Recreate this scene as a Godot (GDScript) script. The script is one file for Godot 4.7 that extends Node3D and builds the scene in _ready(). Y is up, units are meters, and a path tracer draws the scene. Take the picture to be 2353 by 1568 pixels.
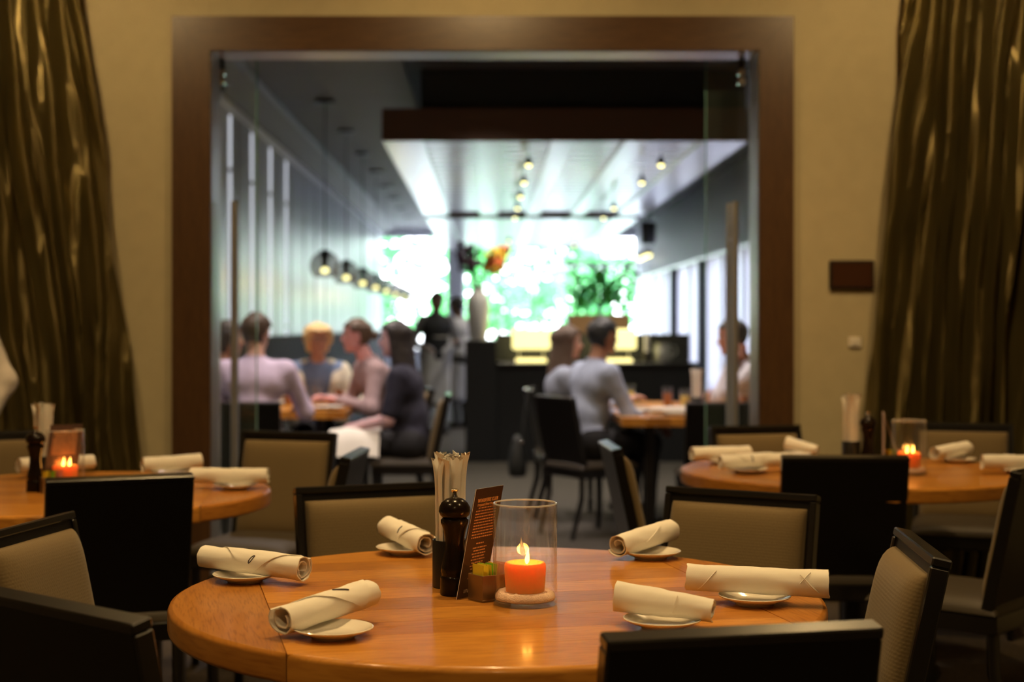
extends Node3D
# A warm dining room looking through a framed sliding glass doorway into a daylit dining hall.
# World: x right, y up, -z into the picture. V(x, y, d) puts a point d metres in front of z = 0.

class MB:
	var v := PackedVector3Array()
	var n := PackedVector3Array()
	var uv := PackedVector2Array()
	var ix := PackedInt32Array()
	func vert(p: Vector3, nn: Vector3, t := Vector2.ZERO) -> int:
		v.append(p); n.append(nn); uv.append(t)
		return v.size() - 1
	func tri_i(a: int, b: int, c: int) -> void:  # counter-clockwise seen from outside, stored clockwise
		ix.append(a); ix.append(c); ix.append(b)
	func tri(a: Vector3, b: Vector3, c: Vector3) -> void:
		var nn := (b - a).cross(c - a).normalized()
		tri_i(vert(a, nn), vert(b, nn, Vector2(1, 0)), vert(c, nn, Vector2(1, 1)))
	func quad(a: Vector3, b: Vector3, c: Vector3, d: Vector3, ta := Vector2(0, 1), tb := Vector2(1, 1), tc := Vector2(1, 0), td := Vector2(0, 0)) -> void:
		var nn := (b - a).cross(c - a).normalized()
		var i := vert(a, nn, ta)
		vert(b, nn, tb); vert(c, nn, tc); vert(d, nn, td)
		tri_i(i, i + 1, i + 2); tri_i(i, i + 2, i + 3)
	func grid(rows: Array, closed := false) -> void:  # rows of points; normal = along rows' order x along columns
		var nr := rows.size()
		var nc: int = rows[0].size()
		var base := v.size()
		for i in nr:
			var r: PackedVector3Array = rows[i]
			var r0: PackedVector3Array = rows[maxi(i - 1, 0)]
			var r1: PackedVector3Array = rows[mini(i + 1, nr - 1)]
			for j in nc:
				var j0 := (j - 1 + nc) % nc if closed else maxi(j - 1, 0)
				var j1 := (j + 1) % nc if closed else mini(j + 1, nc - 1)
				var du := r[j1] - r[j0]
				var dv := r1[j] - r0[j]
				var nn := dv.cross(du)
				if nn.length_squared() < 1e-16:
					var rr: PackedVector3Array = rows[1] if i == 0 else rows[nr - 2]
					dv = (rr[j] - r[j]) * (1.0 if i == 0 else -1.0)
					nn = dv.cross(rr[j1] - rr[j0])
				vert(r[j], nn.normalized(), Vector2(float(j) / (nc if closed else nc - 1), 1.0 - float(i) / (nr - 1)))
		for i in nr - 1:
			for j in (nc if closed else nc - 1):
				var a := base + i * nc + j
				var b := base + i * nc + (j + 1) % nc
				var c := a + nc
				var d := b + nc
				tri_i(a, c, d); tri_i(a, d, b)
	func fan(ring: PackedVector3Array, up: Vector3) -> void:  # flat cap over a convex ring
		var c := Vector3.ZERO
		for p in ring:
			c += p
		c /= ring.size()
		var ci := vert(c, up)
		var b := v.size()
		for p in ring:
			vert(p, up)
		var m := ring.size()
		var flip := (ring[0] - c).cross(ring[1] - c).dot(up) < 0.0
		for k in m:
			if flip:
				tri_i(ci, b + (k + 1) % m, b + k)
			else:
				tri_i(ci, b + k, b + (k + 1) % m)
	func box(t: Transform3D, s: Vector3, e := 0.003) -> void:
		var h := s * 0.5
		e = minf(e, minf(h.x, minf(h.y, h.z)) * 0.9)
		var g := h - Vector3.ONE * e
		for ax in 3:
			for sg in [-1.0, 1.0]:
				var o := Vector3.ZERO; o[ax] = sg * h[ax]
				var p := Vector3.ZERO; p[(ax + 1) % 3] = g[(ax + 1) % 3]
				var q := Vector3.ZERO; q[(ax + 2) % 3] = g[(ax + 2) % 3] * sg
				quad(t * (o - p - q), t * (o + p - q), t * (o + p + q), t * (o - p + q))
		for ax in 3:
			var a1 := (ax + 1) % 3
			var a2 := (ax + 2) % 3
			for s1 in [-1.0, 1.0]:
				for s2 in [-1.0, 1.0]:
					var A := Vector3.ZERO; A[a1] = s1 * h[a1]; A[a2] = s2 * g[a2]
					var B := Vector3.ZERO; B[a1] = s1 * g[a1]; B[a2] = s2 * h[a2]
					var w := Vector3.ZERO; w[ax] = -g[ax] * s1 * s2
					quad(t * (A - w), t * (A + w), t * (B + w), t * (B - w))
		for sx in [-1.0, 1.0]:
			for sy in [-1.0, 1.0]:
				for sz in [-1.0, 1.0]:
					var c1 := Vector3(sx * h.x, sy * g.y, sz * g.z)
					var c2 := Vector3(sx * g.x, sy * h.y, sz * g.z)
					var c3 := Vector3(sx * g.x, sy * g.y, sz * h.z)
					if sx * sy * sz > 0:
						tri(t * c1, t * c2, t * c3)
					else:
						tri(t * c1, t * c3, t * c2)
	func bx(c: Vector3, s: Vector3, e := 0.003) -> void:
		box(Transform3D(Basis(), c), s, e)
	func lathe(pr: Array, segs := 32, t := Transform3D()) -> void:  # profile of (radius, y); sharp corners split by themselves
		var ns := pr.size() - 1
		var nor := []
		for i in ns:
			var d: Vector2 = pr[i + 1] - pr[i]
			nor.append(Vector2(d.y, -d.x).normalized())
		for i in ns:
			var n0: Vector2 = nor[i]
			var n1: Vector2 = nor[i]
			if i > 0 and nor[i - 1].dot(n0) > 0.72:
				n0 = (n0 + nor[i - 1]).normalized()
			if i < ns - 1 and nor[i + 1].dot(n1) > 0.72:
				n1 = (n1 + nor[i + 1]).normalized()
			var base := v.size()
			for k in segs + 1:
				var a := TAU * k / segs
				var c := Vector3(cos(a), 0, sin(a))
				vert(t * (c * pr[i].x + Vector3.UP * pr[i].y), (t.basis * (c * n0.x + Vector3.UP * n0.y)).normalized(), Vector2(float(k) / segs, 0))
				vert(t * (c * pr[i + 1].x + Vector3.UP * pr[i + 1].y), (t.basis * (c * n1.x + Vector3.UP * n1.y)).normalized(), Vector2(float(k) / segs, 1))
			for k in segs:
				var a := base + k * 2
				if pr[i + 1].x > 1e-6:
					tri_i(a, a + 1, a + 3)
				if pr[i].x > 1e-6:
					tri_i(a, a + 3 if pr[i + 1].x > 1e-6 else a + 1, a + 2)
	func tube(path: Array, rad, segs := 8, caps := true) -> void:
		var rows := []
		var m := path.size()
		var up := Vector3.UP
		for i in m:
			var d: Vector3 = (path[mini(i + 1, m - 1)] - path[maxi(i - 1, 0)]).normalized()
			if i == 0 and absf(d.y) > 0.9:
				up = Vector3.RIGHT
			var s := d.cross(up).normalized()
			var u := s.cross(d).normalized()
			up = u
			var r: float = rad[i] if rad is Array else rad
			var ring := PackedVector3Array()
			for k in segs:
				var a := TAU * k / segs
				ring.append(path[i] + (s * cos(a) + u * sin(a)) * r)
			rows.append(ring)
		grid(rows, true)
		if caps:
			fan(rows[0], (path[0] - path[1]).normalized())
			fan(rows[m - 1], (path[m - 1] - path[m - 2]).normalized())
	func ball(c: Vector3, r: Vector3, seg := 12, t := Basis()) -> void:
		var rows := []
		for i in seg / 2 + 1:
			var p := PI * i / (seg / 2) - PI / 2
			var ring := PackedVector3Array()
			for k in seg:
				var a := TAU * k / seg
				ring.append(c + t * (Vector3(cos(p) * cos(a), sin(p), cos(p) * sin(a)) * r))
			rows.append(ring)
		grid(rows, true)
	func mesh() -> ArrayMesh:
		var a := []
		a.resize(Mesh.ARRAY_MAX)
		a[Mesh.ARRAY_VERTEX] = v
		a[Mesh.ARRAY_NORMAL] = n
		a[Mesh.ARRAY_TEX_UV] = uv
		a[Mesh.ARRAY_INDEX] = ix
		var m := ArrayMesh.new()
		m.add_surface_from_arrays(Mesh.PRIMITIVE_TRIANGLES, a)
		return m

var M := {}
var used := {}
var rng := RandomNumberGenerator.new()


func _ready() -> void:
	rng.seed = 1
	# camera: level, lens shifted
	var cam := Camera3D.new()
	cam.name = "camera"
	add_child(cam)
	cam.position = Vector3(0, 1.31, 0)
	var at := CameraAttributesPhysical.new()
	at.frustum_focal_length = 50.0
	at.frustum_focus_distance = 2.98
	at.frustum_near = 0.1
	at.frustum_far = 200.0
	at.exposure_aperture = 2.6
	cam.attributes = at
	var f := 3414.0
	cam.set_frustum(0.1 * 1568.0 / f, Vector2(0.1 * (1176.5 - 1120.0) / f, 0.1 * (748.0 - 784.0) / f), 0.1, 200.0)
	cam.keep_aspect = Camera3D.KEEP_HEIGHT
	cam.current = true
	# sky
	var we := WorldEnvironment.new()
	we.name = "world"
	var env := Environment.new()
	env.background_mode = Environment.BG_SKY
	var sm := ProceduralSkyMaterial.new()
	sm.sky_top_color = Color(0.84, 0.88, 1.0)
	sm.sky_horizon_color = Color(0.96, 0.96, 1.0)
	sm.ground_bottom_color = Color(0.5, 0.5, 0.5)
	sm.ground_horizon_color = Color(0.8, 0.82, 0.84)
	var sky := Sky.new()
	sky.sky_material = sm
	env.sky = sky
	env.background_energy_multiplier = 13.0
	env.tonemap_mode = Environment.TONE_MAPPER_LINEAR
	env.tonemap_exposure = 1.0
	env.sdfgi_enabled = true
	env.ssao_enabled = true
	env.ssil_enabled = true
	we.environment = env
	add_child(we)
	var sun := DirectionalLight3D.new()
	sun.name = "sun"
	sun.light_color = Color(1.0, 0.97, 0.9)
	sun.light_energy = 3.0
	sun.light_angular_distance = 0.6
	sun.shadow_enabled = true
	sun.sky_mode = DirectionalLight3D.SKY_MODE_LIGHT_ONLY
	sun.basis = Basis.looking_at(Vector3(0.55, -0.75, -0.35), Vector3.UP)
	add_child(sun)
	make_materials()
	make_plate()
	make_straws()
	crease = noise_tex(0.012, 61)
	var warm := Color(1.0, 0.835, 0.575)
	var dl := "recessed ceiling lights of the dining room"
	for p in [[0.0, 3.45, 3.4], [-1.4, 4.7, 2.9], [1.45, 5.2, 3.1], [-1.3, 2.3, 2.5], [1.3, 2.3, 2.5], [0.0, 0.0, 3.2]]:
		downlight(p[0], p[1], CEIL, p[2], 68.0, warm, "round recessed ceiling light above the dining tables", dl)
	for p in [[-1.9, 5.8], [0.0, 5.8], [1.9, 5.8]]:
		downlight(p[0], p[1], CEIL, 2.15, 60.0, warm, "round recessed ceiling light aimed at the doorway wall", "wall-washing ceiling lights", Vector3(0, -0.75, -0.65))
	for p in [[-1.1, 8.3, 4.8, "just inside the doorway over the lilac-shirted man"], [-1.2, 10.5, 6.5, "close to the blonde woman"], [0.85, 8.5, 4.2, "just inside the doorway over the grey-shirted man"], [1.25, 10.2, 6.5, "above the drinks table"], [0.0, 11.2, 2.5, "above the aisle before the counter"]]:
		downlight(p[0], p[1], HC - 0.012, p[2], 60.0, Color(1.0, 0.93, 0.88), "round recessed hall ceiling light " + p[3], "recessed hall ceiling lights")
	dining_room()
	hall_shell()
	glass_door(-2.26, -1.152, -1.262, -1.322, 1.0, "sliding glass door leaf with steel pull beside the lilac-shirted man")
	glass_door(1.090, 2.2, 1.222, 1.262, -1.0, "sliding glass door leaf with steel pull on the wall panel's side of the doorway")
	tray(12.0, 20.0, "wood-fronted canopy with white slatted underside hanging over the counter", false)
	tray(20.7, 29.0, "white canopy beyond the wood-fronted one, close to the windows", true)
	end_canopy()
	strip_lights()
	hall_fittings()
	pendants()
	room_furniture()
	hall_diners()
	outdoors()
func V(x: float, y: float, d: float) -> Vector3:
	return Vector3(x, y, -d)

func lin(r: float, g: float, b: float, a := 1.0) -> Color:  # a real-world base colour, as sRGB
	var c := Color(r, g, b).linear_to_srgb()
	c.a = a
	return c

func mat(called: String, c: Color, rough := 0.6, metal := 0.0, opts := {}) -> StandardMaterial3D:
	var m := StandardMaterial3D.new()
	m.resource_name = called
	m.albedo_color = c
	m.roughness = rough
	m.metallic = metal
	for k in opts:
		m.set(k, opts[k])
	M[called] = m
	return m

func numbered(called: String) -> String:
	var k: int = used.get(called, 0)
	used[called] = k + 1
	return called if k == 0 else "%s_%03d" % [called, k]

func meta(o: Node, label := "", category := "", group := "", kind := "") -> Node:
	if label:
		o.set_meta("label", label)
	if category:
		o.set_meta("category", category)
	if group:
		o.set_meta("group", group)
	if kind:
		o.set_meta("kind", kind)
	return o

func thing(called: String, label: String, category: String, at := Vector3.ZERO, turn := 0.0, group := "") -> Node3D:
	var o := Node3D.new()
	o.name = numbered(called)
	add_child(o)
	o.position = at
	o.rotation.y = turn
	meta(o, label, category, group)
	return o

func part(called: String, shape, m, parent: Node = null, at := Vector3.ZERO) -> MeshInstance3D:
	var o := MeshInstance3D.new()
	o.mesh = shape.mesh() if shape is MB else shape
	o.material_override = M[m] if m is String else m
	if parent == null:
		o.name = numbered(called)
		add_child(o)
	else:
		o.name = called
		parent.add_child(o, true)
	o.position = at
	return o

func struct(called: String, shape, m, at := Vector3.ZERO) -> MeshInstance3D:
	var o := part(called, shape, m, null, at)
	o.set_meta("kind", "structure")
	return o

func dup(src: Node3D, at: Vector3, turn := 0.0, label := "", group := "") -> Node3D:
	var c: Node3D = src.duplicate()
	var base := str(src.name)
	var r := RegEx.create_from_string("_\\d{3}$").search(base)
	c.name = numbered(base.substr(0, base.length() - 4) if r else base)
	add_child(c)
	c.position = at
	c.rotation = Vector3(0, turn, 0)
	if label:
		c.set_meta("label", label)
	if group:
		c.set_meta("group", group)
	return c

func box_mb(s: Vector3, e := 0.003, c := Vector3.ZERO) -> MB:
	var b := MB.new()
	b.bx(c, s, e)
	return b

func yaw(fx: float, fd: float) -> float:  # turn that takes local +z to the plan direction (x, depth)
	return atan2(fx, -fd)

func noise(freq: float, sd: int, oct := 3) -> FastNoiseLite:
	var f := FastNoiseLite.new()
	f.seed = sd
	f.frequency = freq
	f.noise_type = FastNoiseLite.TYPE_SIMPLEX_SMOOTH
	f.fractal_octaves = oct
	return f

func wood_tex(sd: int, c0: Color, c1: Color, c2: Color, streak := 1.0) -> ImageTexture:  # grain runs along the picture's x
	var im := Image.create(512, 512, false, Image.FORMAT_RGB8)
	var n1 := noise(1.0, sd, 3)
	var n2 := noise(1.0, sd + 7, 2)
	var n3 := noise(1.0, sd + 13, 2)
	for y in 512:
		for x in 512:
			var u := sin(TAU * x / 512.0) * 0.35
			var w := cos(TAU * x / 512.0) * 0.35
			var warp := n2.get_noise_3d(u * 1.2, w * 1.2, y * 0.006) * 26.0
			var a := n1.get_noise_3d(u * 2.0, w * 2.0, (y + warp) * 0.03 * streak) * 0.5 + 0.5
			var b := n3.get_noise_3d(u * 7.0, w * 7.0, y * 0.25) * 0.5 + 0.5
			var c := c0.lerp(c1, clampf(a * 1.3 - 0.15, 0, 1))
			c = c.lerp(c2, clampf((b - 0.5) * 2.2, 0, 0.7))
			im.set_pixel(x, y, c)
	return ImageTexture.create_from_image(im)

func noise_tex(freq: float, sd: int, size := 256) -> ImageTexture:
	var f := noise(freq, sd, 3)
	return ImageTexture.create_from_image(f.get_seamless_image(size, size))

func tint_tex(freq: float, sd: int, c0: Color, c1: Color, size := 256) -> ImageTexture:
	var im := noise(freq, sd, 3).get_seamless_image(size, size)
	var o := Image.create(size, size, false, Image.FORMAT_RGB8)
	for y in size:
		for x in size:
			o.set_pixel(x, y, c0.lerp(c1, im.get_pixel(x, y).r))
	return ImageTexture.create_from_image(o)

func weave_tex(size := 128) -> ImageTexture:
	var im := Image.create(size, size, false, Image.FORMAT_RGB8)
	var r := RandomNumberGenerator.new()
	r.seed = 5
	for y in size:
		for x in size:
			var a := 0.5 + 0.25 * sin(TAU * x * 32 / size) * signf(sin(TAU * y * 16 / size)) + 0.25 * sin(TAU * y * 32 / size)
			a = clampf(a * 0.7 + r.randf() * 0.3, 0, 1)
			im.set_pixel(x, y, Color(a, a, a))
	return ImageTexture.create_from_image(im)

func make_materials() -> void:
	var tri := {"uv1_triplanar": true}
	var table_tex := wood_tex(3, lin(0.56, 0.25, 0.045), lin(0.45, 0.185, 0.028), lin(0.28, 0.10, 0.014))
	for k in 4:
		var tone: float = [1.0, 0.9, 1.06, 0.96][k]
		mat("table_wood_%d" % k, Color(tone, tone * [1.0, 0.98, 1.0, 0.97][k], tone), 0.3, 0.0, {"albedo_texture": table_tex, "uv1_triplanar": true, "uv1_scale": Vector3(0.8, 0.8, 1.5), "uv1_offset": Vector3(0.23 * k, 0, 0.31 * k),
			"clearcoat_enabled": true, "clearcoat": 0.16, "clearcoat_roughness": 0.1, "metallic_specular": 0.28})
	var dark_tex := wood_tex(21, lin(0.085, 0.042, 0.016), lin(0.06, 0.028, 0.011), lin(0.04, 0.018, 0.007), 1.6)
	mat("frame_wood", Color.WHITE, 0.38, 0.0, {"albedo_texture": dark_tex, "uv1_triplanar": true, "uv1_scale": Vector3(0.7, 1.6, 0.7)})
	var dark_tex_v := ImageTexture.create_from_image(rotated(dark_tex.get_image()))
	mat("frame_wood_upright", Color.WHITE, 0.38, 0.0, {"albedo_texture": dark_tex_v, "uv1_triplanar": true, "uv1_scale": Vector3(1.6, 0.7, 1.6)})
	var grain := noise_tex(0.02, 31)
	mat("wall_paint", lin(0.45, 0.39, 0.245), 0.85, 0.0, {"albedo_texture": tint_tex(0.03, 8, Color(0.965, 0.965, 0.965), Color(1, 1, 1)), "uv1_triplanar": true, "uv1_world_triplanar": true, "uv1_scale": Vector3(0.9, 0.9, 0.9),
		"heightmap_enabled": true, "heightmap_texture": noise_tex(0.12, 77), "heightmap_scale": 0.04})
	mat("ceiling_paint", lin(0.5, 0.45, 0.34), 0.9)
	mat("carpet", Color.WHITE, 0.95, 0.0, {"albedo_texture": tint_tex(0.08, 12, lin(0.035, 0.026, 0.018), lin(0.085, 0.062, 0.042)), "uv1_triplanar": true, "uv1_world_triplanar": true, "uv1_scale": Vector3(1.3, 1.3, 1.3),
		"heightmap_enabled": true, "heightmap_texture": noise_tex(0.2, 15), "heightmap_scale": 0.3})
	mat("hall_carpet", Color.WHITE, 0.95, 0.0, {"albedo_texture": tint_tex(0.06, 14, lin(0.03, 0.025, 0.019), lin(0.055, 0.046, 0.036)), "uv1_triplanar": true, "uv1_world_triplanar": true, "uv1_scale": Vector3(0.9, 0.9, 0.9)})
	mat("black_lacquer", lin(0.006, 0.005, 0.0045), 0.3, 0.0, {"clearcoat_enabled": true, "clearcoat": 0.4, "clearcoat_roughness": 0.1})
	mat("back_lacquer", lin(0.006, 0.005, 0.0045), 0.34, 0.0, {"metallic_specular": 0.35})
	var weave := weave_tex()
	mat("tan_fabric", Color.WHITE, 0.85, 0.0, {"albedo_texture": tint_tex(0.15, 19, lin(0.12, 0.08, 0.030), lin(0.155, 0.106, 0.042)), "uv1_triplanar": true, "uv1_scale": Vector3(4, 4, 4),
		"heightmap_enabled": true, "heightmap_texture": weave, "heightmap_scale": 0.06, "rim_enabled": true, "rim": 0.3, "rim_tint": 0.8})
	mat("seat_leather", lin(0.04, 0.03, 0.017), 0.6)
	mat("napkin_cloth", lin(0.80, 0.76, 0.68), 0.85, 0.0, {"uv1_triplanar": true, "uv1_scale": Vector3(9, 9, 9), "heightmap_enabled": true, "heightmap_texture": weave, "heightmap_scale": 0.012, "rim_enabled": true, "rim": 0.2,
		"backlight_enabled": true, "backlight": Color(0.25, 0.22, 0.18)})
	mat("thread", lin(0.03, 0.02, 0.03), 0.7)
	mat("porcelain", lin(0.80, 0.76, 0.68), 0.14, 0.0, {"clearcoat_enabled": true, "clearcoat": 0.5, "clearcoat_roughness": 0.05})
	mat("mill_lacquer", lin(0.01, 0.006, 0.004), 0.2, 0.0, {"metallic_specular": 0.3})
	mat("chrome", lin(0.72, 0.7, 0.66), 0.18, 1.0)
	mat("brushed_steel", lin(0.6, 0.6, 0.58), 0.42, 1.0)
	mat("liner_steel", lin(0.5, 0.5, 0.5), 0.38, 1.0)
	mat("glass", Color(0.95, 1.0, 0.98, 0.004), 0.02, 0.0, {"transparency": BaseMaterial3D.TRANSPARENCY_ALPHA})
	mat("glass_rim_highlight", Color(0.9, 0.93, 0.95, 0.35), 0.05, 0.0, {"transparency": BaseMaterial3D.TRANSPARENCY_ALPHA})  # lip of the glass whitened, its highlight put into the colour
	mat("glass_base", Color(0.75, 0.8, 0.78, 0.16), 0.05, 0.0, {"transparency": BaseMaterial3D.TRANSPARENCY_ALPHA})
	mat("door_glass", Color(0.8, 0.95, 0.92, 0.012), 0.02, 0.0, {"transparency": BaseMaterial3D.TRANSPARENCY_ALPHA})
	mat("smoke_glass", Color(0.2, 0.2, 0.22, 0.5), 0.03, 0.0, {"transparency": BaseMaterial3D.TRANSPARENCY_ALPHA})
	mat("glass_edge", lin(0.14, 0.30, 0.28), 0.15)
	mat("wax", lin(1.0, 0.34, 0.09), 0.45, 0.0, {"subsurf_scatter_enabled": true, "subsurf_scatter_strength": 1.0})
	mat("sand", Color(1.0, 0.95, 0.92), 0.95, 0.0, {"albedo_texture": tint_tex(0.3, 41, lin(0.7, 0.55, 0.45), lin(0.9, 0.78, 0.66), 128), "uv1_triplanar": true, "uv1_scale": Vector3(12, 12, 12), "heightmap_enabled": true, "heightmap_texture": noise_tex(0.3, 42, 128), "heightmap_scale": 0.2})
	mat("wick", lin(0.02, 0.015, 0.01), 0.9)
	mat("flame", Color(0.9, 0.7, 0.4), 1.0, 0.0, {"emission_enabled": true, "emission": Color(1.0, 0.72, 0.32), "emission_energy_multiplier": 9.0})
	mat("straw_paper", lin(0.8, 0.77, 0.71), 0.75, 0.0, {"backlight_enabled": true, "backlight": Color(0.4, 0.38, 0.34)})
	mat("cup_black", lin(0.012, 0.01, 0.009), 0.35)
	mat("caddy_metal", lin(0.30, 0.19, 0.09), 0.38, 0.7)
	mat("packet_yellow", lin(0.8, 0.6, 0.03), 0.6)
	mat("packet_green", lin(0.2, 0.5, 0.03), 0.6)
	mat("packet_pink", lin(0.75, 0.35, 0.3), 0.6)
	mat("card_back", lin(0.62, 0.5, 0.42), 0.6)
	mat("card_ink", lin(0.75, 0.36, 0.12), 0.6)
	mat("card_white", lin(0.75, 0.7, 0.62), 0.6)
	mat("card_brown", Color.WHITE, 0.45, 0.0, {"albedo_texture": card_tex()})
	mat("curtain", lin(0.16, 0.128, 0.05), 0.4, 0.7, {"anisotropy_enabled": true, "anisotropy": -0.85, "heightmap_enabled": true, "heightmap_texture": noise_tex(0.015, 51), "heightmap_scale": 0.25, "uv1_triplanar": true, "uv1_scale": Vector3(2.2, 0.7, 2.2)})
	mat("panel_screen", lin(0.05, 0.02, 0.01), 0.12)
	mat("panel_frame", lin(0.012, 0.008, 0.007), 0.3)
	mat("switch_white", lin(0.7, 0.66, 0.58), 0.4)
	mat("lamp_glow", Color(1, 0.9, 0.7), 0.5, 0.0, {"emission_enabled": true, "emission": Color(1.0, 0.83, 0.58), "emission_energy_multiplier": 3.0})
	mat("bulb_glow", Color(1, 0.95, 0.7), 0.5, 0.0, {"emission_enabled": true, "emission": Color(1.0, 0.95, 0.62), "emission_energy_multiplier": 5.0})
	mat("strip_glow", Color(0.9, 0.93, 1.0), 0.5, 0.0, {"emission_enabled": true, "emission": Color(0.93, 0.95, 1.0), "emission_energy_multiplier": 0.8})
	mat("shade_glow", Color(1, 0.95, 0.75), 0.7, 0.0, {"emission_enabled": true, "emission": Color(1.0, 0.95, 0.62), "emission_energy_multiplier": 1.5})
	mat("tray_panel", lin(0.7, 0.7, 0.72), 0.3, 0.0, {"metallic_specular": 0.6})
	mat("frosted_glass", lin(0.75, 0.77, 0.8), 0.4, 0.0, {"backlight_enabled": true, "backlight": Color(0.85, 0.85, 0.87)})
	mat("tray_white", lin(0.86, 0.86, 0.88), 0.22, 0.0, {"metallic_specular": 0.6, "clearcoat_enabled": true, "clearcoat": 0.5, "clearcoat_roughness": 0.25})
	mat("tray_wood", lin(0.09, 0.045, 0.022), 0.5)
	mat("dark_plenum", lin(0.012, 0.016, 0.014), 0.6)
	mat("hall_ceiling", lin(0.075, 0.074, 0.078), 0.6)
	mat("hall_panel", lin(0.40, 0.42, 0.45), 0.35)
	mat("hall_wall", lin(0.36, 0.37, 0.40), 0.6)
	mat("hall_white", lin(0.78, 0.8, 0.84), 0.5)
	mat("hall_black", lin(0.01, 0.011, 0.012), 0.4)
	mat("stone", lin(0.36, 0.35, 0.33), 0.9)
	mat("banquette", lin(0.008, 0.008, 0.009), 0.85)
	mat("vase", lin(0.6, 0.6, 0.62), 0.35)
	mat("planter_wood", lin(0.10, 0.05, 0.03), 0.6)
	mat("leaf_green", lin(0.012, 0.11, 0.05), 0.5, 0.0, {"backlight_enabled": true, "backlight": Color(0.6, 0.9, 0.5)})
	mat("tree_leaf", lin(0.01, 0.072, 0.058), 0.6, 0.0, {"backlight_enabled": true, "backlight": Color(0.6, 1.0, 0.6)})
	mat("bark", lin(0.12, 0.09, 0.06), 0.9)
	mat("twig", lin(0.03, 0.015, 0.02), 0.8)
	mat("bloom_dark", lin(0.05, 0.02, 0.05), 0.7)
	mat("bloom_orange", lin(0.75, 0.2, 0.06), 0.7)
	mat("bloom_yellow", lin(0.85, 0.55, 0.05), 0.7)
	mat("tea", lin(0.35, 0.12, 0.03), 0.1)
	mat("lemonade", lin(0.7, 0.55, 0.12), 0.15)
	mat("bag_leather", lin(0.008, 0.01, 0.009), 0.6)
	mat("lens_frame", lin(0.05, 0.02, 0.02), 0.3)
	mat("pavement", lin(0.6, 0.6, 0.58), 0.9)
	mat("eye_white", lin(0.7, 0.66, 0.62), 0.3)
	mat("eye_dark", lin(0.02, 0.014, 0.01), 0.3)
	mat("lips", lin(0.42, 0.14, 0.12), 0.5)

func rotated(im: Image) -> Image:
	var o: Image = im.duplicate()
	o.rotate_90(CLOCKWISE)
	return o

func card_tex() -> ImageTexture:  # brown card with lines of small print
	var im := Image.create(256, 512, false, Image.FORMAT_RGB8)
	im.fill(lin(0.05, 0.018, 0.007))
	var ink := lin(0.55, 0.25, 0.10)
	var r := RandomNumberGenerator.new()
	r.seed = 91
	var rows := []
	for k in 11:
		rows.append([92 + k * 14, 34, 226])
	rows.append([262, 90, 160])
	for k in 8:
		rows.append([282 + k * 14, 66 + (k % 2) * 10, 190 - (k % 2) * 8])
	rows.append([408, 80, 150]); rows.append([422, 66, 184])
	for row in rows:
		var x: int = row[1] + (20 if row[0] == 92 else 0)
		while x < row[2]:
			var w := r.randi_range(6, 20)
			im.fill_rect(Rect2i(x, row[0], mini(w, row[2] - x), 6), ink)
			x += w + 4
	# small mark at the foot: three rounded strokes in white
	var white := lin(0.72, 0.66, 0.58)
	for k in 3:
		im.fill_rect(Rect2i(52 + k * 15, 474, 3, 16), white)
		im.fill_rect(Rect2i(60 + k * 15, 474, 3, 12), white)
		im.fill_rect(Rect2i(52 + k * 15, 474 if k == 1 else 487, 11, 3), white)
	return ImageTexture.create_from_image(im)

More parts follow.
